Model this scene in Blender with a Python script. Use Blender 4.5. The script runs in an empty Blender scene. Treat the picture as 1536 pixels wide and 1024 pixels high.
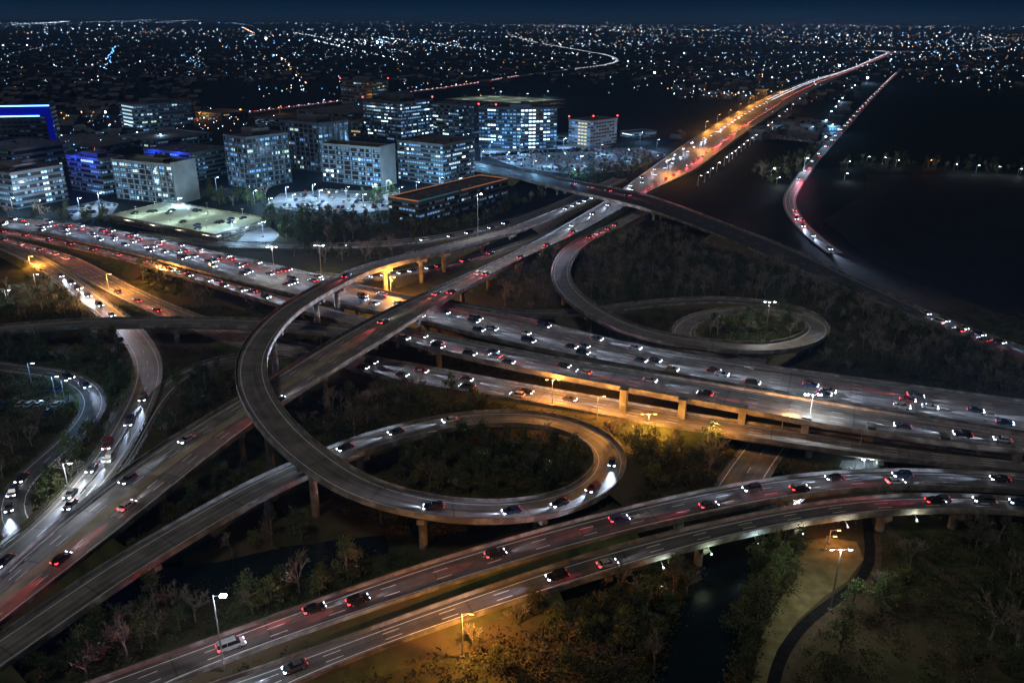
import bpy, math, random
import numpy as np
from mathutils import Vector, Matrix
random.seed(7); RNG = np.random.default_rng(7)
scene = bpy.context.scene
COL = scene.collection
HAZE = 6.5e-5; CAMH = 115.0; F = 1230.0; PITCH = math.radians(21.44); ROLL = math.radians(0.37)
cp, sp = math.cos(PITCH), math.sin(PITCH)
FWD = np.array([0, cp, -sp]); R0 = np.array([1., 0, 0]); U0 = np.array([0, sp, cp])
RT = math.cos(ROLL)*R0 + math.sin(ROLL)*U0
UP = -math.sin(ROLL)*R0 + math.cos(ROLL)*U0
EYE = np.array([0, 0, CAMH])

def P(px, py, z=0.0):
    """point of the place seen at photo pixel px,py, at height z"""
    d = FWD*F + RT*(px-768) - UP*(py-512)
    return EYE + d*((z-CAMH)/d[2])
def proj(w):
    v = np.asarray(w) - EYE
    k = v @ FWD
    return 768 + F*(v @ RT)/k, 512 - F*(v @ UP)/k
def height_at(b, top_py):
    lo, hi = b[2], b[2]+160
    for _ in range(40):
        m = (lo+hi)/2
        if proj((b[0], b[1], m))[1] > top_py: lo = m
        else: hi = m
    return lo

# ------------------------------------------------------------------ materials
def mat(name):
    m = bpy.data.materials.new(name); m.use_nodes = True
    nt = m.node_tree; b = nt.nodes['Principled BSDF']
    return m, nt, b
def noisy(name, c1, c2, scale=0.3, rough=0.9, detail=6, spec=0.2, lo=.35, hi=.65, c3=None, scale3=.03, objrand=0.0, metal=0.0, bump=0.0):
    m, nt, b = mat(name); N = nt.nodes.new; L = nt.links.new
    geo = N('ShaderNodeNewGeometry')
    nz = N('ShaderNodeTexNoise'); nz.inputs['Scale'].default_value = scale; nz.inputs['Detail'].default_value = detail
    L(geo.outputs['Position'], nz.inputs['Vector'])
    r = N('ShaderNodeValToRGB'); r.color_ramp.elements[0].position = lo; r.color_ramp.elements[1].position = hi
    r.color_ramp.elements[0].color = (*c1, 1); r.color_ramp.elements[1].color = (*c2, 1)
    L(nz.outputs['Fac'], r.inputs['Fac']); out = r.outputs['Color']
    if c3:
        n3 = N('ShaderNodeTexNoise'); n3.inputs['Scale'].default_value = scale3; n3.inputs['Detail'].default_value = 4
        L(geo.outputs['Position'], n3.inputs['Vector'])
        r3 = N('ShaderNodeValToRGB'); r3.color_ramp.elements[0].position = .44; r3.color_ramp.elements[1].position = .58
        L(n3.outputs['Fac'], r3.inputs['Fac'])
        mx = N('ShaderNodeMixRGB'); L(r3.outputs['Color'], mx.inputs['Fac']); L(out, mx.inputs['Color1'])
        mx.inputs['Color2'].default_value = (*c3, 1); out = mx.outputs['Color']
    if objrand:
        oi = N('ShaderNodeObjectInfo'); hs = N('ShaderNodeHueSaturation')
        mr = N('ShaderNodeMapRange'); mr.inputs['To Min'].default_value = 1-objrand; mr.inputs['To Max'].default_value = 1+objrand
        L(oi.outputs['Random'], mr.inputs['Value']); L(mr.outputs['Result'], hs.inputs['Value']); L(out, hs.inputs['Color']); out = hs.outputs['Color']
    L(out, b.inputs['Base Color'])
    b.inputs['Roughness'].default_value = rough; b.inputs['Specular IOR Level'].default_value = spec; b.inputs['Metallic'].default_value = metal
    if bump:
        bp = N('ShaderNodeBump'); bp.inputs['Strength'].default_value = bump; bp.inputs['Distance'].default_value = .3
        L(nz.outputs['Fac'], bp.inputs['Height']); L(bp.outputs['Normal'], b.inputs['Normal'])
    return m
def emis(name, c, s, sample=False):
    m, nt, b = mat(name)
    b.inputs['Base Color'].default_value = (*[min(1, x) for x in c], 1)
    b.inputs['Emission Color'].default_value = (*c, 1); b.inputs['Emission Strength'].default_value = s
    b.inputs['Roughness'].default_value = .3
    m.cycles.emission_sampling = 'AUTO' if sample else 'NONE'
    return m
def road_mat(name, c1, c2, streak=.5):
    m, nt, b = mat(name); N = nt.nodes.new; L = nt.links.new
    uv = N('ShaderNodeUVMap'); mp = N('ShaderNodeMapping'); mp.inputs['Scale'].default_value = (1.1, .012, 1)
    L(uv.outputs['UV'], mp.inputs['Vector'])
    n1 = N('ShaderNodeTexNoise'); n1.inputs['Scale'].default_value = 1.0; n1.inputs['Detail'].default_value = 5; L(mp.outputs['Vector'], n1.inputs['Vector'])
    r = N('ShaderNodeValToRGB'); r.color_ramp.elements[0].position = .32; r.color_ramp.elements[1].position = .68
    r.color_ramp.elements[0].color = (*c1, 1); r.color_ramp.elements[1].color = (*c2, 1); L(n1.outputs['Fac'], r.inputs['Fac'])
    geo = N('ShaderNodeNewGeometry'); n2 = N('ShaderNodeTexNoise'); n2.inputs['Scale'].default_value = .22; n2.inputs['Detail'].default_value = 7
    L(geo.outputs['Position'], n2.inputs['Vector'])
    r2 = N('ShaderNodeMapRange'); r2.inputs['From Min'].default_value = .3; r2.inputs['From Max'].default_value = .7
    r2.inputs['To Min'].default_value = 1-streak*.6; r2.inputs['To Max'].default_value = 1+streak*.4; L(n2.outputs['Fac'], r2.inputs['Value'])
    # slab joints across the road
    sx = N('ShaderNodeSeparateXYZ'); L(uv.outputs['UV'], sx.inputs['Vector'])
    fr = N('ShaderNodeMath'); fr.operation = 'MULTIPLY'; fr.inputs[1].default_value = 1/18.; L(sx.outputs['Y'], fr.inputs[0])
    f2 = N('ShaderNodeMath'); f2.operation = 'FRACT'; L(fr.outputs[0], f2.inputs[0])
    f3 = N('ShaderNodeMath'); f3.operation = 'GREATER_THAN'; f3.inputs[1].default_value = .025; L(f2.outputs[0], f3.inputs[0])
    f4 = N('ShaderNodeMapRange'); f4.inputs['To Min'].default_value = .6; L(f3.outputs[0], f4.inputs['Value'])
    mm = N('ShaderNodeMath'); mm.operation = 'MULTIPLY'; L(r2.outputs['Result'], mm.inputs[0]); L(f4.outputs['Result'], mm.inputs[1])
    hs = N('ShaderNodeHueSaturation'); L(r.outputs['Color'], hs.inputs['Color']); L(mm.outputs[0], hs.inputs['Value'])
    L(hs.outputs['Color'], b.inputs['Base Color'])
    b.inputs['Roughness'].default_value = .62; b.inputs['Specular IOR Level'].default_value = .4
    return m
M = {}
M['ground'] = noisy('grass_and_soil', (.020, .026, .010), (.062, .070, .028), .25, .95, 8, .1, .35, .68, (.062, .048, .028), .022, bump=.6)
def darken_far_land(m):  # night darkness of the far land put into its colour as woodland tone
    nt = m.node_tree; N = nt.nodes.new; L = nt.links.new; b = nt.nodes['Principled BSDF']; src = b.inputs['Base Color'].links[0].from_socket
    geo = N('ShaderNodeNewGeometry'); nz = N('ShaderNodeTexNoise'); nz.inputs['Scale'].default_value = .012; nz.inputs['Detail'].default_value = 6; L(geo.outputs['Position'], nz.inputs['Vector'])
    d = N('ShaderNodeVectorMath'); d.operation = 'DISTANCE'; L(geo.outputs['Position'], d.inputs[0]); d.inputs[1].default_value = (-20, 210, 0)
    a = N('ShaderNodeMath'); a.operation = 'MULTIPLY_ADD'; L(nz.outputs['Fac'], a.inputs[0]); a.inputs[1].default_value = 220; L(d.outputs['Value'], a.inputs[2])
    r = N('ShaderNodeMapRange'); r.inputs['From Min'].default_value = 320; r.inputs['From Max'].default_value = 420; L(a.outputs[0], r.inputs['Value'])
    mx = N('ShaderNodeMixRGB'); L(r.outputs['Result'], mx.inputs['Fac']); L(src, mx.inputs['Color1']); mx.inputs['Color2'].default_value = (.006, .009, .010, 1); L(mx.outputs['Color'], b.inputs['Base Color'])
darken_far_land(M['ground'])
M['bank'] = noisy('embankment_grass', (.032, .042, .014), (.080, .095, .034), .3, .95, 8, .1, c3=(.085, .065, .040), scale3=.03, bump=.6)
M['concrete_road'] = road_mat('worn_concrete_road', (.11, .10, .088), (.235, .215, .188), .7)
M['asphalt'] = road_mat('worn_asphalt', (.062, .060, .057), (.13, .122, .112), .7)
M['darkasphalt'] = road_mat('dark_asphalt', (.035, .036, .04), (.065, .066, .07), .4)
M['concrete'] = noisy('stained_concrete', (.15, .14, .12), (.29, .275, .245), .5, .85, 8, .3, c3=(.11, .10, .085), scale3=.22)
M['paint'] = noisy('road_paint', (.55, .55, .52), (.8, .8, .78), 1.2, .6)
M['yellow'] = noisy('yellow_road_paint', (.45, .30, .06), (.62, .42, .09), 1.2, .6)
M['median'] = noisy('tan_median_concrete', (.22, .19, .12), (.34, .30, .20), .2, .9, 8)
M['steel'] = noisy('galvanised_steel', (.28, .29, .30), (.42, .43, .44), 2, .45, 3, .5, metal=.6)
M['lot'] = noisy('parking_lot_asphalt', (.13, .13, .14), (.22, .22, .23), .12, .8, 6)
M['path'] = noisy('path_asphalt', (.010, .010, .011), (.018, .018, .019), .5, 1.0, 6, 0.0)
M['trail'] = noisy('dirt_trail', (.05, .038, .024), (.085, .066, .042), .5, .95)
M['unlit_field'] = noisy('unlit_dark_field', (.004, .0045, .005), (.010, .011, .010), .05, .8, 6)  # near-black colour stands in for the darkness of the unlit right side
M['lawn'] = noisy('mown_lawn', (.10, .092, .040), (.18, .16, .078), .35, .95, 8, .1, bump=.4)
M['bark'] = noisy('grey_bark', (.09, .078, .065), (.20, .18, .155), 1.5, .95, objrand=.35)
M['twig'] = noisy('bare_twigs', (.105, .092, .074), (.215, .19, .155), .6, .95, objrand=.45)
M['leaf_dark'] = noisy('dark_evergreen_foliage', (.026, .042, .016), (.085, .112, .042), .9, .8, 4, .2, objrand=.4)
M['leaf_olive'] = noisy('olive_foliage', (.042, .050, .016), (.12, .125, .045), .9, .8, 4, .2, objrand=.4)
M['scrub'] = noisy('dry_scrub', (.045, .038, .020), (.12, .098, .055), .15, .95, 6, .1)
M['scrub_green'] = noisy('green_scrub', (.026, .038, .012), (.080, .100, .034), .15, .95, 6, .1)
def water():
    m, nt, b = mat('dark_creek_water'); N = nt.nodes.new; L = nt.links.new
    b.inputs['Base Color'].default_value = (.006, .014, .016, 1); b.inputs['Roughness'].default_value = .22
    nz = N('ShaderNodeTexNoise'); nz.inputs['Scale'].default_value = .6; nz.inputs['Detail'].default_value = 5
    geo = N('ShaderNodeNewGeometry'); L(geo.outputs['Position'], nz.inputs['Vector'])
    bp = N('ShaderNodeBump'); bp.inputs['Strength'].default_value = .5; L(nz.outputs['Fac'], bp.inputs['Height']); L(bp.outputs['Normal'], b.inputs['Normal'])
    return m
M['water'] = water()
M['glass'] = noisy('dark_building_glass', (.012, .018, .025), (.03, .04, .05), .08, .12, 3, .6)
M['carglass'] = noisy('car_window_glass', (.01, .011, .013), (.02, .02, .022), 2, .1, 2, .6)
M['tyre'] = noisy('tyre_rubber', (.012, .012, .012), (.025, .025, .025), 4, .85)
M['roof'] = noisy('roof_membrane', (.05, .052, .055), (.10, .10, .105), .15, .9, 7)
M['wall_pale'] = noisy('pale_precast_wall', (.20, .21, .21), (.29, .30, .30), .12, .8, 6)
M['wall_grey'] = noisy('grey_precast_wall', (.10, .112, .116), (.16, .172, .178), .12, .8, 6)
M['wall_dark'] = noisy('dark_stone_wall', (.05, .058, .064), (.085, .095, .10), .12, .7, 6)
M['garage'] = noisy('garage_deck_concrete', (.34, .36, .33), (.48, .50, .46), .06, .85, 7)
M['house'] = noisy('far_house_walls', (.02, .022, .026), (.05, .052, .056), .02, .9)
HEAD = emis('headlight_glow', (.74, .84, 1.0), 11); TAIL = emis('tail_light_glow', (1.0, .045, .05), 5); TAILD = emis('dim_tail_light', (1.0, .04, .04), 1.5); HEADF = emis('far_headlight_glow', (.80, .86, 1.0), 9); TAILF = emis('far_tail_light_glow', (1.0, .06, .06), 6)
LAMP_W = emis('white_lamp_lens', (.80, .90, 1.0), 40); LAMP_S = emis('sodium_lamp_lens', (1.0, .50, .14), 16)
LAMP_R = emis('red_beacon_lens', (1.0, .05, .05), 14); NEON = emis('blue_light_line', (.16, .38, 1.0), 6.0); NEONW = emis('blue_face_panel', (.003, .010, .50), .22)
WIN = [emis('window_lit_white', (.58, .84, 1.0), .9), emis('window_lit_bright', (.72, .92, 1.0), 2.2), emis('window_lit_dim', (.30, .56, .75), .13),
       emis('window_lit_green', (.72, .95, .80), .75), emis('window_lit_warm', (1.0, .72, .34), .6), emis('window_lit_blue', (.25, .55, 1.0), .36),
       M['glass'], emis('window_lit_faint', (.16, .32, .45), .03)]

# ------------------------------------------------------------------ mesh helpers
class MB:
    def __init__(s): s.v = []; s.f = []; s.m = []; s.mats = []; s.uv = None
    def mi(s, m):
        if m not in s.mats: s.mats.append(m)
        return s.mats.index(m)
    def face(s, pts, m):
        k = len(s.v); s.v += [tuple(p) for p in pts]; s.f.append(tuple(range(k, k+len(pts)))); s.m.append(s.mi(m))
    def box(s, c, d, m, rz=0.0, taper=1.0):
        cx, cy, cz = c; hx, hy, hz = d[0]/2, d[1]/2, d[2]/2; ca, sa = math.cos(rz), math.sin(rz); k = len(s.v)
        for z, t in ((-hz, 1), (hz, taper)):
            for x, y in ((-hx, -hy), (hx, -hy), (hx, hy), (-hx, hy)):
                x *= t; y *= t
                s.v.append((cx+x*ca-y*sa, cy+x*sa+y*ca, cz+z))
        q = s.mi(m)
        for f in ((0, 3, 2, 1), (4, 5, 6, 7), (0, 1, 5, 4), (1, 2, 6, 5), (2, 3, 7, 6), (3, 0, 4, 7)):
            s.f.append(tuple(k+i for i in f)); s.m.append(q)
    def tube(s, a, b, r1, r2, m, n=6, cap=True):
        a = Vector(a); b = Vector(b); d = (b-a)
        if d.length < 1e-6: return
        d.normalize(); x = d.orthogonal().normalized(); y = d.cross(x); k = len(s.v); q = s.mi(m)
        for p, r in ((a, r1), (b, r2)):
            for i in range(n):
                t = 2*math.pi*i/n; s.v.append(tuple(p + x*(r*math.cos(t)) + y*(r*math.sin(t))))
        for i in range(n):
            j = (i+1) % n; s.f.append((k+i, k+j, k+n+j, k+n+i)); s.m.append(q)
        if cap: s.f.append(tuple(k+n+i for i in range(n))); s.m.append(q); s.f.append(tuple(k+n-1-i for i in range(n))); s.m.append(q)
    def prism(s, prof, y0, y1, m, top=1.0, zt=None):
        """profile in x,z extruded over y; upper points pulled in by top"""
        k = len(s.v); n = len(prof); zs = [p[1] for p in prof]; z0, z1 = min(zs), max(zs); q = s.mi(m)
        for y in (y0, y1):
            for x, z in prof:
                t = 1+(top-1)*(z-z0)/(z1-z0+1e-9); s.v.append((x, y*t, z))
        for i in range(n):
            j = (i+1) % n; s.f.append((k+i, k+n+i, k+n+j, k+j)); s.m.append(q)
        s.f.append(tuple(k+i for i in range(n))); s.m.append(q); s.f.append(tuple(k+n+n-1-i for i in range(n))); s.m.append(q)
    def mesh(s, name):
        me = bpy.data.meshes.new(name); me.from_pydata(s.v, [], s.f)
        for m in s.mats: me.materials.append(m)
        if len(s.mats) > 1: me.polygons.foreach_set('material_index', s.m)
        if s.uv is not None:
            l = me.uv_layers.new(name='UVMap'); uvs = np.zeros((len(me.loops), 2), np.float32)
            vi = np.zeros(len(me.loops), np.int32); me.loops.foreach_get('vertex_index', vi)
            l.data.foreach_set('uv', np.asarray(s.uv, np.float32)[vi].ravel())
        me.update(); return me
    def build(s, name, parent=None, loc=None): return link(name, s.mesh(name), parent, loc)
def link(name, me, parent=None, loc=None, rz=0.0):
    o = bpy.data.objects.new(name, me); COL.objects.link(o)
    if parent: o.parent = parent
    if loc is not None: o.location = loc
    if rz: o.rotation_euler = (0, 0, rz)
    return o
def tag(o, label=None, cat=None, group=None, kind=None):
    if label: o['label'] = label
    if cat: o['category'] = cat
    if group: o['group'] = group
    if kind: o['kind'] = kind
    return o
def empty(name, loc, rz=0.0):
    return link(name, None, None, loc, rz)
def np_mesh(name, V, Fq, mats, mi=None):
    """big mesh from arrays; Fq is n x k"""
    me = bpy.data.meshes.new(name); n, k = Fq.shape
    me.vertices.add(len(V)); me.vertices.foreach_set('co', np.asarray(V, np.float32).ravel())
    me.loops.add(n*k); me.loops.foreach_set('vertex_index', np.asarray(Fq, np.int32).ravel())
    me.polygons.add(n); me.polygons.foreach_set('loop_start', np.arange(0, n*k, k, dtype=np.int32))
    for m in mats: me.materials.append(m)
    if mi is not None: me.polygons.foreach_set('material_index', np.asarray(mi, np.int32))
    me.update(calc_edges=True); return me
def light(name, kind, loc, power, color, parent=None, size=.3, rot=None, spot=None, blend=.6):
    d = bpy.data.lights.new(name, kind); d.energy = power; d.color = color; d.shadow_soft_size = size
    if spot: d.spot_size = spot; d.spot_blend = blend
    o = bpy.data.objects.new(name, d); COL.objects.link(o); o.location = loc
    if rot is not None: o.rotation_euler = rot
    if parent: o.parent = parent
    return o

# ------------------------------------------------------------------ curves
def catmull(pts, per=14):
    p = np.asarray(pts, float); p = np.vstack([2*p[0]-p[1], p, 2*p[-1]-p[-2]]); out = []
    for i in range(1, len(p)-2):
        # centripetal spacing
        t = [0.0]
        for k in range(3): t.append(t[-1]+max(1e-3, np.linalg.norm(p[i+k][:2]-p[i+k-1][:2]))**.5)
        for s in np.linspace(t[1], t[2], per, endpoint=False):
            A1 = (t[1]-s)/(t[1]-t[0])*p[i-1]+(s-t[0])/(t[1]-t[0])*p[i]
            A2 = (t[2]-s)/(t[2]-t[1])*p[i]+(s-t[1])/(t[2]-t[1])*p[i+1]
            A3 = (t[3]-s)/(t[3]-t[2])*p[i+1]+(s-t[2])/(t[3]-t[2])*p[i+2]
            B1 = (t[2]-s)/(t[2]-t[0])*A1+(s-t[0])/(t[2]-t[0])*A2
            B2 = (t[3]-s)/(t[3]-t[1])*A2+(s-t[1])/(t[3]-t[1])*A3
            out.append((t[2]-s)/(t[2]-t[1])*B1+(s-t[1])/(t[2]-t[1])*B2)
    out.append(p[-2]); return np.array(out)
def resample(c, step):
    d = np.r_[0, np.cumsum(np.linalg.norm(np.diff(c[:, :2], axis=0), axis=1))]
    n = max(3, int(d[-1]/step)+1); s = np.linspace(0, d[-1], n)
    return np.stack([np.interp(s, d, c[:, k]) for k in range(c.shape[1])], 1)
def smooth(a, it):
    a = a.copy()
    for _ in range(it): a[1:-1] = .25*a[:-2]+.5*a[1:-1]+.25*a[2:]
    return a

ROADS = {}
def lane(name, off, s):  # point on road at lateral metres off from the centre
    r = ROADS[name]; return None
def make_road(key, name, label, C, W, material='asphalt', zb=4.6, barrier='parapet', lines=(), kind='structure', cat='road', pier_step=32, piers=True, far=False, median=None, skirt=True, thick=1.5, cyl=True, edge_lines=True, elab=None):
    """C: n x 3 centreline, W: n widths"""
    n = len(C); T = np.gradient(C[:, :2], axis=0); T /= np.linalg.norm(T, axis=1)[:, None]+1e-9
    N = np.stack([T[:, 1], -T[:, 0]], 1)     # to the right of travel
    S = np.r_[0, np.cumsum(np.linalg.norm(np.diff(C[:, :2], axis=0), axis=1))]
    ROADS[key] = dict(C=C, W=W, T=T, N=N, S=S, label=label)
    root = empty(name, tuple(C[n//2][:2])+(0,)); tag(root, label, cat, None, kind); ox, oy = C[n//2][:2]
    def pt(i, off, dz): return (C[i, 0]+N[i, 0]*off-ox, C[i, 1]+N[i, 1]*off-oy, C[i, 2]+dz)
    bridge = C[:, 2] >= zb
    b = MB(); uv = []
    for i in range(n):
        h = W[i]/2; ins = min(1.2, h*.3) if bridge[i] else 0.0; t = thick if bridge[i] else .25
        for off, dz in ((-h, 0), (-h/3, 0), (h/3, 0), (h, 0), (h, -.45 if bridge[i] else -.2), (h-ins, -t), (-h+ins, -t), (-h, -.45 if bridge[i] else -.2)):
            b.v.append(pt(i, off, dz)); uv.append((off, S[i]))
    q = b.mi(M[material]); q2 = b.mi(M['concrete'])
    for i in range(n-1):
        for j in range(8):
            k = (j+1) % 8; b.f.append((i*8+j, (i+1)*8+j, (i+1)*8+k, i*8+k)); b.m.append(q if j < 3 else q2)
    b.uv = uv; b.build('deck', root)
    # markings
    mk = MB()
    def strip(off, w, m, dash=None, dz=.014):
        for i in range(n-1):
            o0 = off(i) if callable(off) else off; o1 = off(i+1) if callable(off) else off
            if dash:
                L = S[i+1]-S[i]; a0 = S[i]
                k = math.ceil((a0-3.5)/dash)
                while k*dash < S[i+1]:
                    s0 = max(a0, k*dash); s1 = min(S[i+1], k*dash+3.5)
                    if s1 > s0+.05:
                        ps = []
                        for s, o_ in ((s0, -w/2), (s1, -w/2), (s1, w/2), (s0, w/2)):
                            u = (s-a0)/L; p = np.array(pt(i, o0+o_, dz))*(1-u)+np.array(pt(i+1, o1+o_, dz))*u; ps.append(p)
                        mk.face(ps, m)
                    k += 1
            else:
                mk.face([pt(i, o0-w/2, dz), pt(i+1, o1-w/2, dz), pt(i+1, o1+w/2, dz), pt(i, o0+w/2, dz)], m)
    if not far and edge_lines:
        strip(lambda i: -W[i]/2+1.5, .22, M['paint']); strip(lambda i: W[i]/2-1.5, .22, M['paint'])
        for fr in lines: strip(lambda i, fr=fr: fr*W[i]/2, .2, M['paint'], 12.)
    if median:
        strip(lambda i: median[0]*W[i]/2, median[1], M['median'], None, .010)
    if mk.f: mk.build('lane_marking', root)
    # barriers
    if barrier:
        for sd in (-1, 1):
            g = MB()
            if barrier == 'parapet':
                for i in range(n):
                    h = W[i]/2
                    for off, dz in ((h-.42, 0.0), (h-.30, .86), (h-.02, .86), (h+.03, -.5)): g.v.append(pt(i, sd*off, dz))
                q = g.mi(M['concrete'])
                for i in range(n-1):
                    for j in range(3): g.f.append((i*4+j, (i+1)*4+j, (i+1)*4+j+1, i*4+j+1)); g.m.append(q)
                g.build('parapet', root)
            else:
                q = g.mi(M['steel'])
                for i in range(n):
                    for dz in (.45, .78): g.v.append(pt(i, sd*(W[i]/2-.1), dz))
                for i in range(n-1): g.f.append((i*2, i*2+2, i*2+3, i*2+1)); g.m.append(q)
                k = 0.0
                for i in range(n-1):
                    while k < S[i+1]:
                        u = (k-S[i])/(S[i+1]-S[i]); p = np.array(pt(i, sd*(W[i]/2+.05), .38))*(1-u)+np.array(pt(i+1, sd*(W[i+1]/2+.05), .38))*u
                        g.box(p, (.22, .22, .95), M['wall_pale']); k += 3.8
                g.build('guardrail', root)
    # embankment under the stretches that stand on fill
    if skirt:
        e = MB(); q = e.mi(M['bank'])
        for i in range(n):
            z = max(C[i, 2], .05); w = z*1.7+1.2
            for off, dz in ((-W[i]/2-w, -z-.12), (-W[i]/2-.02, -.06), (W[i]/2+.02, -.06), (W[i]/2+w, -z-.12)): e.v.append(pt(i, off, dz))
        for i in range(n-1):
            if not (bridge[i] or bridge[i+1]):
                for j in range(3): e.f.append((i*4+j, (i+1)*4+j, (i+1)*4+j+1, i*4+j+1)); e.m.append(q)
        if e.f:
            o = e.build('embankment', None, (ox, oy, 0)); tag(o, 'earth embankment under the ' + (elab or label), 'embankment', None, 'structure')
    ROADS[key].update(root=root, bridge=bridge, o=(ox, oy), piers=piers, step=pier_step, thick=thick)
    return root
def from_centre(key, name, label, pts, w, step=5.0, sm=6, **kw):
    """pts: (px, py, z[, width])"""
    c = np.array([list(P(p[0], p[1], p[2]))+[p[3] if len(p) > 3 else w] for p in pts])
    c = resample(catmull(c), step); c = smooth(c, sm)
    return make_road(key, name, label, c[:, :3], c[:, 3], **kw)
def from_edges(key, name, label, A, B, zt, step=6.0, sm=8, **kw):
    """A, B: pixel polylines of both edges; zt: (px x, z) table"""
    zx = [t[0] for t in zt]; zz = [t[1] for t in zt]
    def ed(E): return catmull([P(x, y, float(np.interp(x, zx, zz))) for x, y in E])
    a = smooth(resample(ed(A), step), sm); bd = ed(B); bd = resample(bd, step/3)
    b = np.array([bd[np.argmin(((bd[:, :2]-p[:2])**2).sum(1))] for p in a]); b = smooth(b, sm)
    c = (a+b)/2; w = np.linalg.norm(a[:, :2]-b[:, :2], axis=1); c = resample(np.c_[c, w], step); c = smooth(c, sm)
    return make_road(key, name, label, c[:, :3], c[:, 3], **kw)

# ------------------------------------------------------------------ roads
from_edges('C1', 'freeway', 'upper carriageway of the wide main freeway below the office towers',
 [(-60,322),(0,328.5),(52,330),(167,344),(260,362),(325,378),(400,394),(445,404.6),(523,424),(614,446),(664,457),(780,474),(885,504),(1020,533),(1136,548.6),(1318,573),(1536,603),(1620,614)],
 [(-60,337),(0,344),(117,365),(260,399),(346,422),(414,438),(448,446),(500,457),(549,468),(622,480),(661,490),(760,516),(864,536),(1020,565),(1136,584),(1318,615),(1536,650),(1620,664)],
 [(-60,2),(120,2),(350,7),(600,9),(1620,9)], material='concrete_road', lines=(-.55,-.3,-.05,.2,.45,.7), pier_step=38)
from_edges('C2', 'freeway', 'lower main freeway carriageway on pillars beside the amber road',
 [(-60,339),(0,346),(117,367.5),(260,402),(346,425.5),(400,441),(448,452),(500,466),(549,480),(600,491),(661,503),(760,524),(864,543),(1020,569),(1136,588),(1318,619),(1536,653),(1620,667)],
 [(-60,345),(0,352),(117,375),(260,412),(346,438),(400,455),(440,466),(500,480),(541,493),(573,508),(666,529),(768,552),(890,576),(1020,599),(1160,625),(1209,636),(1318,654),(1412,667),(1536,678),(1620,686)],
 [(-60,2),(120,2),(350,7),(600,9),(1620,9)], material='concrete_road', lines=(-.35,.05,.45), pier_step=34)
from_edges('D', 'freeway', 'amber lit lower freeway passing under the trunk flyover',
 [(-40,346),(0,355),(60,372),(112,385),(161,411),(216,440),(297,474),(350,492),(419,511),(481,521),(531,533),(600,543),(690,560),(760,573),(927,602),(1046,623),(1160,641),(1318,661),(1536,692),(1620,703)],
 [(-40,357),(0,368),(44,379),(100,405),(156,438),(234,475),(312,508),(406,534),(448,543),(505,552),(614,579),(680,589),(760,597),(890,623),(1020,646),(1160,664),(1292,684),(1396,697),(1536,710),(1620,718)],
 [(-40,1.2),(700,1.5),(980,2.5),(1060,5),(1620,5.5)], material='concrete_road', lines=(-.33,.0,.33), pier_step=26)
from_edges('T', 'trunk_flyover', 'long straight trunk flyover rising from the lower left corner',
 [(-70,925),(0,862),(65,802),(130,752),(260,657),(378,591),(440,549),(510,506),(614,448),(692,412),(780,373),(872,323),(912,300),(956,268),(1034,212),(1080,183),(1122,159),(1168,138),(1212,121),(1262,107),(1340,74)],
 [(-70,995),(0,938),(125,839),(187,787),(221,756),(300,694),(400,617.6),(470,572),(540,530),(599,493),(640,469),(705,435),(780,394),(864,354.6),(940,310),(985,283),(1036,259),(1090,220),(1140,184),(1186,154),(1225,132),(1268,112),(1345,79)],
 [(-70,2.5),(130,3.5),(260,7.5),(385,10.5),(600,15.5),(660,14.5),(740,8),(800,4.2),(870,1.2),(940,.6),(1400,.6)], material='concrete_road', lines=(-.78,-.5,-.26,.26,.5,.78), median=(0.0, 2.6), pier_step=34)
from_centre('L', 'loop_ramp', 'long looping flyover ramp that curls over itself at the centre left', [
 (895,296,.9),(848,315,1.2),(780,342,4),(718,359,8),(656,376,12),(600,390,15),(547,405,17.5),(500,426,19.5),(462,447,20),(430,468,20),(400,498,20),(380,530,19.5),(376,560,19),(384,592,18.5),(405,626,18),(435,660,17.3),(470,689,16.3),(505,714,15.2),(545,735,14),(600,752,12.3),(660,764,10.4),(720,768,8.6),(780,766,6.8),(830,758,5.3),(870,745,4.2),(898,727,3.4),(917,703,3),(917,680,3),(900,660,3.2),(870,643,3.6),(830,632,4.4),(780,627,5.6),(720,628,6.6),(660,636,7.2),(600,650,7.7),(545,666,8),(480,692,8),(400,727,8),(300,783,7.5),(210,837,6.6),(120,896,5.4),(50,946,4.2),(-10,985,3.4),(-70,1028,3)],
 9.0, step=4.0, sm=4, material='concrete_road', pier_step=30, zb=3.9)
from_centre('Q', 'connector_ramp', 'flat connector ramp crossing above the amber road from the left edge', [(-60,501,6.5),(0,494,7),(60,489,7.5),(130,485,8),(200,483.5,8.2),(280,483,8.2),(350,484,8.3),(410,487,8.4),(470,492,8.6),(525,498,8.8),(585,508,8.9)], 8.6, material='concrete_road', pier_step=34)
from_centre('W', 'slip_road', 'curving slip road with bright headlights sweeping down to the lower left', [(-50,352,1.3),(0,367,1.4),(47,387,1.4),(88,413,1.4),(130,444,1.4),(178,481,1.4),(203,508,1.4),(218,530,1.4),(224,557,1.4),(216,590,1.6),(190,642,2.2),(160,692,2.6),(128,732,2.9),(90,776,3.0),(40,820,3.0),(-20,862,2.9),(-80,905,2.8)], 9.5, material='concrete_road', barrier='guardrail', lines=(0.0,))
from_centre('V', 'slip_road', 'narrow slip road branching from the amber freeway beneath the loop ramp', [(470,538,1.0),(410,531,1.0),(359,535,1.0),(320,542,1.0),(286,554,1.0),(258,573,1.0),(237,597,1.2),(216,630,1.8),(196,668,2.2),(170,708,2.6),(140,743,3.0)], 6.5, material='asphalt', barrier='guardrail')
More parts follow.
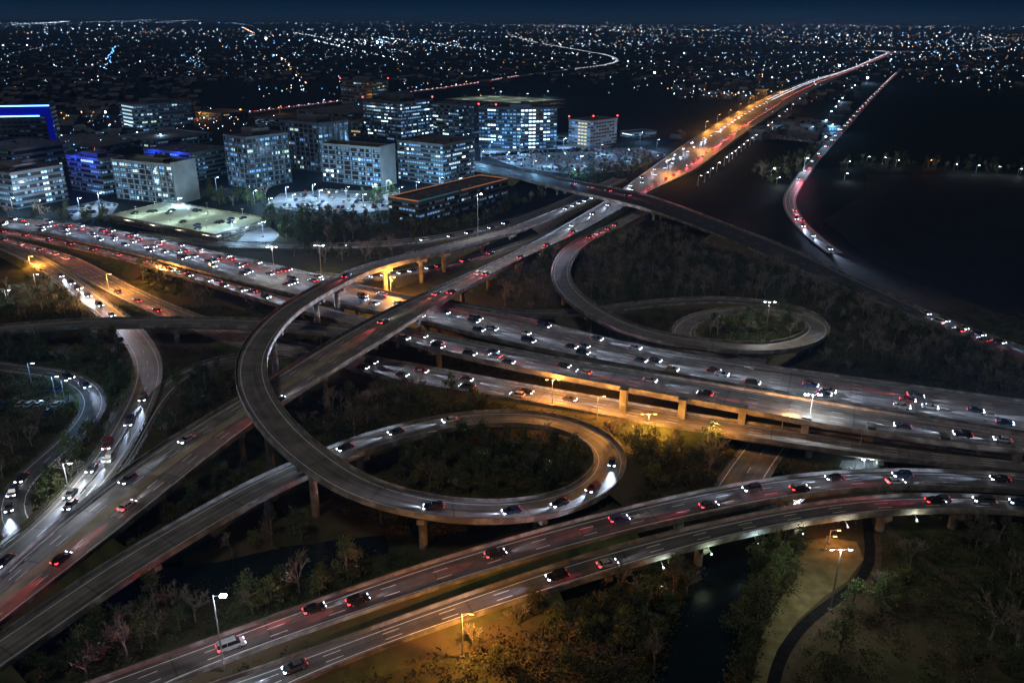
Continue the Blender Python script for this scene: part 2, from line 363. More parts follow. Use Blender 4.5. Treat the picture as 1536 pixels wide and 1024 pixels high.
from_centre('X', 'side_street', 'dim side street bending around the left edge below the parking lot', [(-50,540,.4),(0,551,.4),(60,556,.4),(105,564,.4),(138,586,.4),(145,606,.4),(126,638,.4),(80,682,.4),(30,722,.4),(12,752,.4),(18,782,.4),(45,812,.4),(85,835,.4)], 8, material='asphalt', barrier=None, lines=(0.0,))
from_edges('O', 'overpass', 'dark straight overpass from the lit plaza to the black right side',
 [(560,222),(690,240),(760,250),(870,272),(968,292),(1002,303),(1098,341),(1193,377),(1266,411),(1344,446),(1422,482),(1536,522),(1620,552)],
 [(560,238),(690,257),(760,267),(850,286),(940,306),(981,317),(1080,353),(1180,397),(1266,434),(1344,465),(1396,487),(1536,544),(1620,578)],
 [(560,.5),(740,1),(850,6.5),(1010,6.8),(1180,.8),(1620,.6)], material='darkasphalt', lines=(0.0,), pier_step=30, zb=4.2)
from_centre('G', 'loop_ramp', 'upper loop ramp that circles the small lit clearing on the right', [(980,310,.9),(927,338,1.4),(864,370,4),(843,397,6.4),(845,427,8.6),(873,456,10),(929,488,10.4),(990,507,10.4),(1060,517,10),(1120,522,9.2),(1165,521,7.6),(1200,514,5.6),(1224,502,4),(1228,489,3),(1212,477,2.5),(1180,469.5,2.3),(1136,466.5,2.2),(1095,468,2.1),(1052,475.5,2),(1027,488,1.9),(1022,500,1.9),(1032,517,2.2),(1056,531,4),(1090,541,7),(1140,549,8.8)], 9.0, step=4.0, sm=4, material='concrete_road', zb=3.6, pier_step=34)
from_centre('H', 'collector_road', 'dim outer collector road behind the small right hand loop', [(630,449,9),(690,459.5,8.4),(760,471,6.5),(820,472.5,4),(869,470,2.4),(921,463.5,1.4),(994,454.5,1.2),(1085,450,1.2),(1151,456,1.2),(1195,463.5,1.1),(1222,474,.9),(1233,488,.8),(1228,503,.7),(1214,512,.6)], 7.5, material='asphalt', zb=4.0)
from_centre('J', 'slip_road', 'short slip road joining the freeway under the loop ramp', [(470,413,7.5),(518,419.5,6.5),(560,416,4),(600,411,2),(640,404.5,1),(692,394.5,.8),(750,377,.8),(800,362,.8),(845,344,.7),(880,328,.6)], 8, material='asphalt', barrier='guardrail', zb=4.2)
from_centre('FR', 'frontage_road', 'frontage road along the wall below the parking garage', [(200,352,1),(262,358,.6),(325,366,.5),(380,368.5,.5),(440,369.5,.5),(510,370,.5),(567,367.5,.5),(632,361.5,.5),(692,352.5,.5),(760,335,.5),(810,320,.6),(850,304,.6),(890,286,.6),(930,268,.6)], 10, material='asphalt', barrier='guardrail', lines=(0.0,))
from_edges('B1', 'freeway', 'upper of the two lower freeway carriageways crossing the foreground',
 [(60,1062),(154,1021),(260,977),(400,930),(547,875),(682,831),(780,805),(890,774),(968,756),(1072,732),(1160,715),(1240,706.5),(1370,702),(1536,713),(1640,724)],
 [(140,1075),(255,1024),(380,974),(450,954),(614,896),(780,844),(890,810),(1020,779),(1160,750),(1240,736),(1344,728),(1430,730),(1536,737),(1640,748)],
 [(60,1.6),(700,1.8),(900,3.5),(1010,6),(1640,6.5)], material='asphalt', lines=(-.28,.28), barrier='parapet', pier_step=30)
from_edges('B2', 'freeway', 'nearest foreground freeway carriageway bridging the creek',
 [(250,1062),(340,1026),(510,958),(640,914),(780,865),(890,829),(1020,794),(1160,765),(1230,751),(1318,741),(1422,738),(1536,746),(1640,760)],
 [(330,1075),(440,1022),(562,977),(666,939),(780,901),(890,868),(981,836),(1085,808),(1136,797),(1214,781),(1344,764.5),(1420,761),(1536,768),(1640,780)],
 [(250,1.6),(640,1.8),(800,3.5),(930,6.5),(1640,7)], material='asphalt', lines=(-.25,.25), barrier='parapet', pier_step=24)
from_centre('S', 'street', 'straight lamp lit street running away on the right beside the black field', [(1253,379,.4),(1219,354,.4),(1194,327,.4),(1182,302,.4),(1195,277,.4),(1218,245,.4),(1246,214,.4),(1270,188,.4),(1292,163,.4),(1316,138,.4),(1339,115,.4),(1352,103,.4)], 8.5, step=12, material='asphalt', barrier=None, lines=(0.0,), skirt=False)
from_centre('K', 'street', 'short street passing under the amber freeway at the right of centre', [(1165,650,.3),(1146,672,.3),(1133,690,.3),(1118,712,.3),(1104,735,.3)], 12, material='asphalt', barrier=None, lines=(0.0,), skirt=False)
from_centre('R1', 'avenue', 'distant avenue with red and white traffic behind the office towers', [(90,205,.4),(180,195,.4),(290,179,.4),(400,165,.4),(515,151,.4),(600,140,.4),(700,127,.4),(780,114,.4),(850,105,.4),(906,98,.4),(926,91,.4),(906,82,.4),(869,75.5,.4),(796,62,.4),(762,51,.4)], 18, step=20, sm=3, material='asphalt', barrier=None, far=True, skirt=False)

# ---- piers: columns under the bridge stretches, kept off the roads below
FOOT = []   # x, y, halfwidth, z, key
for k, r in ROADS.items():
    for c, w in zip(r['C'], r['W']): FOOT.append((c[0], c[1], w/2, c[2]))
FOOT = np.array(FOOT)
def clear_below(x, y, z, pad=1.0):
    d = np.hypot(FOOT[:, 0]-x, FOOT[:, 1]-y)
    return not np.any((d < FOOT[:, 2]+pad) & (FOOT[:, 3] < z-2.5))
def pier_mesh(h, w, rz, ncol):
    b = MB(); span = w*.82
    b.box((0, 0, h-.62), (1.7, span, 1.2), M['concrete'], 0, .98)
    if ncol == 1:
        b.box((0, 0, h-1.8), (1.6, min(3.6, span), 1.2), M['concrete'], 0, 1.12)
        b.tube((0, 0, -1.5), (0, 0, h-1.2), 1.05, 1.0, M['concrete'], 10)
    else:
        for i in range(ncol):
            b.tube((0, (i/(ncol-1)-.5)*span*.86, -1.5), (0, (i/(ncol-1)-.5)*span*.86, h-1.2), .72, .72, M['concrete'], 10)
    return b.mesh('pier')
for k, r in ROADS.items():
    if not r['piers']: continue
    C, W, T, N, S = r['C'], r['W'], r['T'], r['N'], r['S']; s = 8.0
    while s < S[-1]:
        done = False
        for ds in (0, 4, -4, 8, -8, 12, -12):
            i = int(np.searchsorted(S, s+ds)); i = min(max(i, 0), len(S)-1)
            if not r['bridge'][i]: continue
            if np.hypot(C[i, 0], C[i, 1]) > 900: continue
            nc = 1 if W[i] < 13 else int(min(6, math.ceil(W[i]/8)))
            sp_ = 0 if nc == 1 else W[i]*.82*.43
            ok = all(clear_below(C[i, 0]+N[i, 0]*o, C[i, 1]+N[i, 1]*o, C[i, 2]) for o in ((0,) if nc == 1 else np.linspace(-sp_, sp_, nc)))
            if ok:
                rz = math.atan2(T[i, 1], T[i, 0])
                o = link('pier', pier_mesh(C[i, 2]-r['thick'], W[i], rz, nc), r['root'], (C[i, 0]-r['o'][0], C[i, 1]-r['o'][1], 0), rz); done = True; break
        s += r['step']
# straddle bents whose column heads stand proud of the lower carriageway's edge
for px, py in ((936,592),(1024,607),(1114,619),(1209,634),(1306,647),(1415,662),(1526,679)):
    r = ROADS['C2']; q = P(px, py, 8.0); b = MB()
    b.box((0, 0, 4.6), (2.2, 2.2, 10.4), M['concrete'], 0, .94); b.box((0, 0, 9.95), (2.6, 2.6, .35), M['concrete'])
    i = int(np.argmin(np.hypot(r['C'][:, 0]-q[0], r['C'][:, 1]-q[1]))); a = math.atan2(r['T'][i, 1], r['T'][i, 0])
    b.build('straddle_column', r['root'], (q[0]-r['o'][0], q[1]-r['o'][1], 0)).rotation_euler = (0, 0, a)

# ------------------------------------------------------------------ ground, creek, lawns
creeks = []
def creek(pts): c = np.array([list(P(p[0], p[1], -1.2))[:2]+[p[2]] for p in pts]); c = resample(catmull(c), 4.0); creeks.append(c); return c
cr1 = creek([(40,985,3),(110,925,5),(180,885,6),(240,872,8),(300,872,9),(370,860,10),(430,846,10),(480,834,7),(530,822,5),(580,815,3)])
cr2 = creek([(1020,1100,11),(1036,1024,11),(1058,950,10.5),(1077,900,10),(1096,850,9.5),(1112,810,9),(1135,770,8),(1168,738,9),(1200,715,6)])
cr3 = creek([(230,850,6),(250,825,7),(285,805,7),(310,795,5)])
CR = np.vstack(creeks)
def axis(lo, hi, st, far_):
    a = list(np.arange(lo, hi+st, st)); g = st; x = a[-1]
    up = []
    while x < far_: g *= 1.35; x += g; up.append(x)
    g = st; x = a[0]; dn = []
    while x > -far_: g *= 1.35; x -= g; dn.append(x)
    return np.array(dn[::-1]+a+up)
gx = axis(-320, 330, 3.5, 42000); gy = axis(70, 480, 3.5, 42000)
GX, GY = np.meshgrid(gx, gy); V = np.stack([GX.ravel(), GY.ravel()], 1)
near = (np.abs(V[:, 0]) < 340) & (V[:, 1] > 60) & (V[:, 1] < 490)
def ground_z(xy):
    z = .10*np.sin(xy[:, 0]*.05+1)*np.sin(xy[:, 1]*.043) - .05
    d = np.hypot(xy[:, None, 0]-CR[None, :, 0], xy[:, None, 1]-CR[None, :, 1])-CR[None, :, 2]/2
    dm = d.min(1); t = np.clip((dm+1.0)/6.0, 0, 1); t = t*t*(3-2*t)
    return z*t - 2.6*(1-t)
Z = np.full(len(V), -.05); idx = np.where(near)[0]
for c in np.array_split(idx, 40): Z[c] = ground_z(V[c])
nx, ny = len(gx), len(gy); ii = np.arange(nx*ny).reshape(ny, nx)
Q = np.stack([ii[:-1, :-1], ii[:-1, 1:], ii[1:, 1:], ii[1:, :-1]], -1).reshape(-1, 4)
g = link('ground', np_mesh('ground', np.c_[V, Z], Q, [M['ground']])); tag(g, 'dark grass and bare soil covering the land around the interchange', 'ground', None, 'structure')
g.data.polygons.foreach_set('use_smooth', [True]*len(g.data.polygons))
for c, nm, lab in ((cr1, 'creek', 'still dark pond and creek beneath the lower ramp at the left'), (cr2, 'creek', 'dark creek running under the foreground bridge to the bottom edge'), (cr3, 'creek', 'thin creek arm by the pier at the lower left')):
    b = MB(); T = np.gradient(c[:, :2], axis=0); T /= np.linalg.norm(T, axis=1)[:, None]; q = b.mi(M['water'])
    for p, t in zip(c, T):
        for s in (-1, 1): b.v.append((p[0]+s*t[1]*(p[2]/2+3), p[1]-s*t[0]*(p[2]/2+3), -1.25))
    for i in range(len(c)-1): b.f.append((i*2, i*2+1, i*2+3, i*2+2)); b.m.append(q)
    tag(b.build(nm), lab, 'creek', None, 'structure')
def sheet(name, label, poly, m, z=.12, cat='lawn'):
    b = MB(); b.face([P(x, y, z) for x, y in poly], m); return tag(b.build(name), label, cat, None, 'structure')
sheet('lawn', 'worn pale lawn beside the creek at the lower right', [(1200,812),(1240,806),(1285,812),(1296,838),(1270,872),(1235,895),(1196,930),(1165,975),(1150,1040),(1125,1040),(1140,960),(1165,905),(1195,868)], M['lawn'], .12)
def strip_px(name, label, pts, w, m, cat='path', z=.16):
    c = np.array([list(P(x, y, z)) for x, y in pts]); c = smooth(resample(catmull(c), 2.0), 4); T = np.gradient(c[:, :2], axis=0); T /= np.linalg.norm(T, axis=1)[:, None]
    b = MB(); q = b.mi(m)
    for p, t in zip(c, T):
        for s in (-1, 1): b.v.append((p[0]+s*t[1]*w/2, p[1]-s*t[0]*w/2, p[2]))
    for i in range(len(c)-1): b.f.append((i*2, i*2+1, i*2+3, i*2+2)); b.m.append(q)
    tag(b.build(name), label, cat, None, 'structure')
    return c
sheet('field', 'field coloured black for the unlit right side beyond the straight street', [(1300,262),(1300,290),(1235,330),(1300,385),(1420,440),(1640,520),(1640,262)], M['unlit_field'], .06, 'field')
walk = strip_px('footpath', 'dark paved footpath winding along the lawn at the lower right', [(1300,775),(1304,810),(1305,838),(1294,864),(1272,886),(1240,908),(1208,934),(1182,966),(1166,998),(1156,1045)], 2.3, M['path'])
trail = strip_px('dirt_trail', 'faint straight dirt trail through the dark field at the lower right', [(1318,776),(1345,808),(1380,838),(1420,866),(1462,900)], 2.5, M['trail'])
strip_px('gravel_verge', 'bare gravel verge along the outer side of the footpath', [(1311,800),(1314,838),(1305,866),(1282,893),(1250,917),(1220,942),(1192,974),(1176,1004),(1166,1045)], 2.6, M['trail'], 'verge', .10)
LOTS = [('parking_lot', 'floodlit parking lot below the twin glass office blocks', [(398,308),(420,290),(500,284),(575,288),(640,292),(600,312),(520,322),(440,316)]),
 ('parking_lot', 'large lit parking lot beside the trunk freeway beyond the overpass', [(722,232),(790,226),(870,222),(960,222),(1004,232),(950,256),(860,262),(780,252)]),
 ('parking_lot', 'pale parking lot by the row of white lamps on the far right', [(1150,207),(1172,189),(1262,194),(1236,216)]),
 ('parking_lot', 'blue lit car park at the left edge of the interchange', [(-30,615),(40,588),(100,584),(112,598),(60,628),(-30,668)]),
 ('parking_lot', 'small car park between the curved office block and the garage', [(95,312),(150,300),(178,306),(168,322),(110,330)]),
 ('parking_lot', 'bright lot under the far end of the amber freeway', [(1255,715),(1262,690),(1330,690),(1332,715)]),
 ('plaza', 'bright forecourt at the foot of the curved glass tower', [(720,236),(722,218),(800,222),(850,216),(920,218),(900,226),(800,230)]),
 ('parking_lot', 'small lit yard at the right of the parking garage', [(352,366),(372,346),(404,340),(420,352),(404,368)])]
for nm, lab, poly in LOTS: sheet(nm, lab, poly, M['lot'], .10, 'parking lot')

# ------------------------------------------------------------------ lamps
ORD = ['first','second','third','fourth','fifth','sixth','seventh','eighth','ninth','tenth','eleventh','twelfth','thirteenth','fourteenth','fifteenth','sixteenth','seventeenth','eighteenth','nineteenth','twentieth']
SOD = (1.0, .40, .07); WHT = (.80, .90, 1.0); GRN = (.82, 1.0, .80); BLU = (.26, .58, 1.0)
_lm = {}
def lamp_mesh(h, arms, kind):
    b = MB(); b.box((0, 0, .3), (.8, .8, .6), M['concrete']); b.tube((0, 0, .5), (0, 0, h), .2, .1, M['steel'], 8); pole = b.mesh('pole')
    hd = []; ln = []
    for a in range(arms):
        s = 1 if a == 0 else -1; a_ = MB()
        a_.tube((0, 0, h-.25), (s*1.5, 0, h+.05), .07, .05, M['steel'], 6); a_.box((s*1.85, 0, h+.08), (1.0, .42, .2), M['steel'], 0, .8); hd.append(a_.mesh('lamp_arm'))
        l = MB(); l.box((s*1.85, 0, h-.09), (.8 if kind != 'big' else 1.1, .40 if kind != 'big' else .7, .14 if kind != 'big' else .3), LAMP_S if kind == 'sod' else LAMP_W); ln.append(l.mesh('lamp_lens'))
    return pole, hd, ln
def street_lamp(base, h, label, power, color, kind='w', arms=1, rz=0.0, group=None, emit=True, name='street_lamp', size=.35):
    root = empty(name, tuple(base), rz); tag(root, label, 'street lamp', group)
    key = (round(h*2)/2, arms, kind)
    if key not in _lm: _lm[key] = lamp_mesh(key[0], arms, kind)
    p, hd, ln = _lm[key]; link('pole', p, root)
    for a, l in zip(hd, ln): link('lamp_head', a, root); link('lens', l, root)
    if power: light('lamp_light', 'POINT', (1.85*(1 if arms == 1 else 0), 0, key[0]-.45), power, color, root, size)
    return root
def lamp_px(top, base, label, power, color, zb=0., **kw):
    b = P(base[0], base[1], zb); h = height_at(b, top[1])-b[2]
    return street_lamp(b, max(6, h), label, power, color, **kw)
lamp_px((714,290),(717,376),'tall bright white lamp on the grass in front of the amber edged low office',16000,(1,.97,.88),kind='big')
lamp_px((408,370),(415,440),'tall mast lamp standing at the freeway left of the loop ramp',9000,(1,.95,.85),arms=2)
lamp_px((480,368),(482,412),'tall mast lamp standing by the freeway edge beyond the loop ramp',9000,(1,.95,.85),arms=2)
lamp_px((585,415),(587,457),'amber glowing lamp in the wedge between the loop ramp and the trunk flyover',72600,SOD,zb=0,kind='sod')
lamp_px((1152,453),(1146,522),'tall twin headed lamp inside the small loop clearing on the right',12000,(1,.95,.82),arms=2)
lamp_px((1220,592),(1208,668),'tall twin headed white lamp standing at the lower freeway edge, pillars beside it',9000,WHT,arms=2,kind='big')
lamp_px((828,568),(828,612),'lamp on the amber freeway edge above the big loop',23232,SOD,zb=0,kind='sod',arms=2)
lamp_px((970,620),(970,664),'short twin lamp at the amber freeway edge right of the big loop',31944,SOD,kind='sod',arms=2)
lamp_px((1177,624),(1169,668),'amber lamp above the street that passes under the freeway',62920,SOD,kind='sod')
for i, (tp, bs) in enumerate((((895,594),(895,636)),((1062,634),(1060,676)),((1290,650),(1286,690)))):  # added lamps that carry the amber light along the freeway
    lamp_px(tp, bs, ('left','middle','right')[i]+' of three added amber lamps along the edge of the amber freeway', 13000, SOD, kind='sod')
lamp_px((97,695),(106,748),'white lamp on the grass between the slip road and the side street',7000,(.9,.97,1),kind='w')
lamp_px((322,893),(338,1013),'dazzling white lamp beside the foreground freeway near the pond',5200,WHT,kind='big')
lamp_px((693,920),(694,985),'slim lamp over the amber lit grass at the bottom centre',20064,SOD,kind='sod')
lamp_px((1262,822),(1245,916),'twin headed white lamp beside the footpath at the lower right',7000,(1,1,.86),arms=2,kind='w')
lamp_px((161,410),(165,443),'sodium lamp on the strip between the two amber roads at the left',28160,SOD,kind='sod')
lamp_px((237,398),(238,420),'sodium lamp at the slope under the main freeway, left of the grassy wedge',26400,SOD,kind='sod')
lamp_px((47,384),(46,402),'sodium lamp at the far left where the slip roads part',17600,SOD,kind='sod')
lamp_px((119,432),(122,458),'sodium lamp beside the white streaked slip road at the left',9600,(1,.6,.3),kind='sod')
lamp_px((52,416),(54,430),'white lamp in the dark trees at the left edge',2500,WHT)
lamp_px((10,440),(11,455),'green white lamp low in the trees at the far left edge',2200,(.6,1,.85))
for i, (x, y) in enumerate(((48,565),(98,592),(84,586))):
    b = P(x, y+12, 0); street_lamp(b, 8, ('leftmost','rightmost','middle')[i]+' blue white lamp in the car park at the left edge', 1600, BLU, group='car park lamps')
for i, (x, y) in enumerate(((1158,252),(1166,266))):
    b = P(x, y, 6.); b[2] = 0; street_lamp(b, 6, ('farther','nearer')[i]+' white lamp in the grove at the start of the straight street', 3500, (.8, 1, .8))
# sodium row on the far freeway's left side, white row on its right
sod = [(1059,182),(1077,172),(1094,165),(1109,156),(1124,147),(1136,140),(1150,134),(1172,128)]
for i, (x, y) in enumerate(sod):
    b = P(x, y, 11.); b[2] = 0
    street_lamp(b, 11, 'sodium street lamp on the left side of the far freeway, %s along from the overpass' % ('nearest','second','third','fourth','fifth','sixth','seventh','farthest')[i], 34000, SOD, kind='sod', group='sodium lamps on the far freeway')
for i, (x, y) in enumerate(((1000,262),(1052,226),(1100,190))):
    b = P(x, y, 0); street_lamp(b, 12, 'sodium lamp in the median of the far freeway, %s past the overpass' % ('first','second','third')[i], 34000, SOD, kind='sod', group='median lamps of the far freeway')
wh = [(1048,263.5),(1058,258.6),(1066,252),(1076,244),(1087,235.7),(1094.6,230),(1100,226),(1106,221),(1113,216),(1119,211),(1126,206.5),(1132,202),(1139,196),(1150,188),(1156,183.6),(1167,174),(1179,164),(1188,156),(1198,148)]
for i, (x, y) in enumerate(wh):
    b = P(x, y, 7.5); b[2] = 0
    street_lamp(b, 7.5, 'white lamp right of the far freeway, %s counting away from the overpass' % ORD[i], 900 if i % 2 else 0, WHT, kind='w', group='white lamps right of the far freeway')
ss = [(1208,237),(1237,180),(1245,167),(1252,160),(1257,152),(1262,147),(1276,132),(1281,128),(1301,117),(1236,205)]
for i, (x, y) in enumerate(ss):
    b = P(x, y, 10.); b[2] = 0
    street_lamp(b, 10, 'blue white lamp, %s of those along the straight street beside the black field' % ORD[i], 5000 if i != 8 else 40000, (.36, .68, 1), kind='big', group='lamps of the straight far street')
for i, (x, y, c, pw) in enumerate(((1277,245,WHT,3000),(1302,236,(.6,1,.9),2500),(1322,235,WHT,2500),(1349,237,WHT,2500),(1394,242,SOD,3000),(1428,246,WHT,2500),(1469,246,(.7,1,.8),2500),(1496,253,WHT,2500),(1524,254,WHT,2500),(1270,259,WHT,6000))):
    b = P(x+(i*37 % 11)-5, y+(i*23 % 7)-3, 6.); b[2] = 0
    street_lamp(b, 6, 'lamp across the black field at the right, %s from left' % ORD[i], pw*.45, c, kind='sod' if c is SOD else 'w', group='lamps across the black field')
city = [(430,300),(470,296),(520,300),(560,296),(600,300),(440,312),(545,312),(405,318),(382,306),(150,310),(120,318),(60,322),(20,318),(270,318),(735,228),(780,232),(845,222),(900,232),(940,240),(870,250),(820,250),(760,244),(915,214),(960,212),(985,224),(1180,200),(1215,203),(1245,199),(700,245),(660,285),(625,292),(310,262),(325,285),(240,215),(205,212),(300,180),(360,175),(420,170),(485,160),(100,185),(140,180),(165,200),(40,245),(60,225),(20,228),(700,215),(690,178),(750,146),(790,150),(820,146),(500,262),(350,356),(395,356)]
def where_(x, y): return 'by the glass office blocks' if 380 < x < 720 and y > 225 else 'beyond the overpass' if x >= 720 and y > 190 else 'among the left office blocks' if x <= 380 and y > 190 else 'behind the office towers'
city += [(722,243),(800,258),(858,272),(580,290),(480,305)]
city.sort(key=lambda q: q[0]); cnt = {}
for i, (x, y) in enumerate(city):
    b = P(x, y, 0); warm = y < 190 and x < 520
    where = where_(x, y); cnt[where] = cnt.get(where, -1)+1
    street_lamp(b, 9, 'lit parking lamp %s, %s of them from the left' % (where, ORD[cnt[where]]), (18000 if 380 < x < 700 and y > 280 or x > 700 and y > 205 else 13000) if not warm else 9000, SOD if warm and i % 2 else (BLU if x > 690 else (.44, .72, 1)), kind='sod' if warm and i % 2 else 'w', group='lamps '+where)
# small lamps fixed under the edge of the foreground bridge
for i, (x, y, c) in enumerate(((983,843,(.8,1,.9)),(1059,822,(.75,1,.75)),(1130,803,(.6,.9,1)),(1198,789,(1,.92,.7)),(1274,777,(1,.95,.75)),(1345,769,(.95,1,.8)))):
    r = ROADS['B2']; q = P(x, y, 4.6); j = int(np.argmin(np.hypot(r['C'][:, 0]-q[0], r['C'][:, 1]-q[1])))
    sd = np.array([r['C'][j, 0]+r['N'][j, 0]*(r['W'][j]/2+1.3), r['C'][j, 1]+r['N'][j, 1]*(r['W'][j]/2+1.3), r['C'][j, 2]-1.7])
    root = empty('bridge_lamp', tuple(sd), math.atan2(r['T'][j, 1], r['T'][j, 0])); tag(root, 'small lamp on a bracket under the foreground bridge edge, %s from the left' % ('first','second','third','fourth','fifth','sixth')[i], 'bridge lamp', 'lamps under the foreground bridge')
    b = MB(); b.tube((0, 1.5, .9), (0, 0, .12), .06, .06, M['steel']); b.box((0, 0, .1), (.5, .3, .1), M['steel']); b.build('bracket', root)
    b = MB(); b.box((0, 0, -.02), (.45, .26, .14), WIN[1]); b.build('lens', root); light('lamp_light', 'SPOT', (0, 0, .25), 900, c, root, .12, Vector((0, 1, .15)).to_track_quat('-Z', 'Y').to_euler(), math.radians(165), .5)
for i, (x, y) in enumerate(((978,880),(1240,806),(1246,797))):
    b = P(x, y, 3.5); b[2] = 0; street_lamp(b, 4, ('orange park lamp in the trees left of the creek','orange park lamp under the bridge by the lawn','orange park lamp nearest the bridge beside the lawn')[i], 700, (1, .33, .06), kind='sod', name='park_lamp')
for i, (x, y) in enumerate(((1284,692),(1297,692))):
    b = P(x, y, 3.2); b[2] = 0; street_lamp(b, 4, ('left','right')[i]+' of two white lamps under the far end of the amber freeway', 900, (.7, .95, 1), name='underpass_lamp')

# ------------------------------------------------------------------ buildings
win_cache = {}
def win_mesh(w, h, m):
    k = (round(w, 1), round(h, 1), m.name)
    if k not in win_cache:
        b = MB(); b.box((0, 0, 0), (k[0], .16, k[1]), m); win_cache[k] = b.mesh('window')
    return win_cache[k]
def building(name, label, L, Mid, Rr, base_y, floors, style, wall, lit=.5, pal=(0, 0, 2, 5), bay=3.2, pent=None, group=None, curve=0.0, roofm='roof', ends=(), litfloors=None, blue=None, side_wall=False, stair=None, beacons=0, roof_edge=None, podium=None):
    lo, hi = 2., 150.
    for _ in range(40):            # height that puts the front corner's foot at base_y
        m = (lo+hi)/2; p = P(Mid[0], Mid[1], m)
        if proj((p[0], p[1], 0))[1] < base_y: lo = m
        else: hi = m
    H = (lo+hi)/2
    a, c, d = P(*L, H)[:2], P(*Mid, H)[:2], P(*Rr, H)[:2]
    u = a-c; w = d-c
    # square the corner, keeping both lengths
    ang = math.atan2(u[0]*w[1]-u[1]*w[0], u @ w); fix = (abs(ang)-math.pi/2)/2*(1 if ang > 0 else -1)
    rot = lambda v, t: np.array([v[0]*math.cos(t)-v[1]*math.sin(t), v[0]*math.sin(t)+v[1]*math.cos(t)])
    if not curve: u, w = rot(u, fix), rot(w, -fix)
    if np.linalg.norm(u) < 18: u = u/np.linalg.norm(u)*18
    if np.linalg.norm(w) < 18: w = w/np.linalg.norm(w)*18
    root = empty(name, (c[0], c[1], 0)); tag(root, label, 'building', group)
    fronts = []
    if curve:
        arc = []
        for t in np.linspace(0, 1, 11):
            p = (1-t)**2*u+2*t*(1-t)*(-(u+w)*.3+np.array([0, -curve*36]))+t*t*w; arc.append(p)
        poly = arc+[u*.7+w*.9+np.array([0, 24.])] ; fronts = [(arc[i], arc[i+1]) for i in range(10)]
    else:
        poly = [u, np.zeros(2), w, u+w]; fronts = [(u, np.zeros(2)), (np.zeros(2), w)]
    fh = H/floors; wm = M[wall]
    b = MB()
    n = len(poly)
    for i in range(n):
        p, q = poly[i], poly[(i+1) % n]; b.face([(p[0], p[1], -.5), (q[0], q[1], -.5), (q[0], q[1], H), (p[0], p[1], H)], M['glass'] if style != 'solid' else wm)
    # back sides solid
    def band(p, q, z0, z1, out, m, mb):
        dd = q-p; ln = np.linalg.norm(dd); 
        if ln < .1: return
        t = dd/ln; nn = np.array([t[1], -t[0]])
        cen = (p+q)/2
        if nn @ (cen-np.mean(poly, axis=0)) < 0: nn = -nn
        cc = cen+nn*out/2; mb.box((cc[0], cc[1], (z0+z1)/2), (ln+out, out, z1-z0), m, math.atan2(t[1], t[0]))
    for i in range(n):
        p, q = poly[i], poly[(i+1) % n]; front = any(p is f[0] and q is f[1] for f in fronts)
        ln = np.linalg.norm(q-p)
        if style in ('band', 'grid') or not front:
            for k in range(floors+1):
                z = k*fh; hh = fh*(.42 if style == 'band' else .2)
                band(p, q, max(0, z-hh/2), min(H+.8, z+hh/2), .35 if style == 'band' else .22, wm, b)
        if style == 'grid':
            nb = max(2, int(ln/(bay*2.2)))
            for k in range(nb+1):
                s = p+(q-p)*k/nb; b.box((s[0], s[1], H/2), (.9, .9, H+.6), wm, math.atan2((q-p)[1], (q-p)[0]))
        band(p, q, H-.6, H+1.3, .5, wm, b)
    b.build('wall', root)
    # roof with plant rooms
    b = MB(); b.face([(p[0], p[1], H+.3) for p in poly], M[roofm]); cen = np.mean(poly, axis=0)
    b.build('roof', root)
    if pent:
        pb = MB(); az = math.atan2((-u)[1], (-u)[0]); lu, lw = np.linalg.norm(u), np.linalg.norm(w)
        pb.box((cen[0], cen[1], H+.32+pent/2), (lu*.5, lw*.42, pent), wm if not curve else M['wall_dark'], az)
        pb.box((cen[0]+lu*.12, cen[1]+lw*.05, H+.32+pent+.9), (lu*.2, lw*.2, 1.8), M['wall_dark'], az)
        pb.build('penthouse', root)
    for k in range(5 if H > 12 else 0):
        vb = MB()
        s, t = random.uniform(.12, .88), random.uniform(.12, .88); p = u*s+w*t if not curve else cen*random.uniform(.5, 1.3)
        vb.box((p[0], p[1], H+1.0), (random.uniform(2, 4), random.uniform(1.5, 3), 1.6), M['wall_grey'], random.random()); vb.build('roof_unit', root)
    for p, q in ends:             # solid end blocks: (front index, from, to)
        pass
    wins = []
    for fi, (p, q) in enumerate(fronts):
        dd = q-p; ln = np.linalg.norm(dd); t = dd/ln; nn = np.array([t[1], -t[0]])
        if nn @ ((p+q)/2-np.mean(poly, axis=0)) < 0: nn = -nn
        az = math.atan2(t[1], t[0]); nb = max(1, int(ln/(bay*.86))); bw = ln/nb
        if side_wall and fi == 1:      # blank concrete end wall
            eb = MB(); band(p, q, 0, H+2.2, .9, wm, eb); eb.build('end_wall', root); continue
        for k in range(floors):
            frun = random.random(); fl = lit*.72 if litfloors is None else litfloors[k % len(litfloors)]
            run = 0; cur = False
            for j in range(nb):
                if run <= 0: run = random.randint(1, 5); cur = random.random() < fl*(.55+.9*frun); cm = random.choice(pal+(2, 2, 5, 7))
                run -= 1
                s = p+t*(j+.5)*bw; 
                if cur and random.random() < .72: mm = WIN[cm]
                else: mm = WIN[6] if random.random() < .7 else WIN[7]
                if stair and fi == stair[0] and abs((j+.5)/nb-stair[1]) < .5/nb+stair[2]: mm = WIN[stair[3]]
                z = (k+.5)*fh+(.0 if style != 'band' else .05*fh)
                wins.append((s+nn*.12, z, az, bw*.74, fh*(.40 if style != 'grid' else .5), mm, fi))
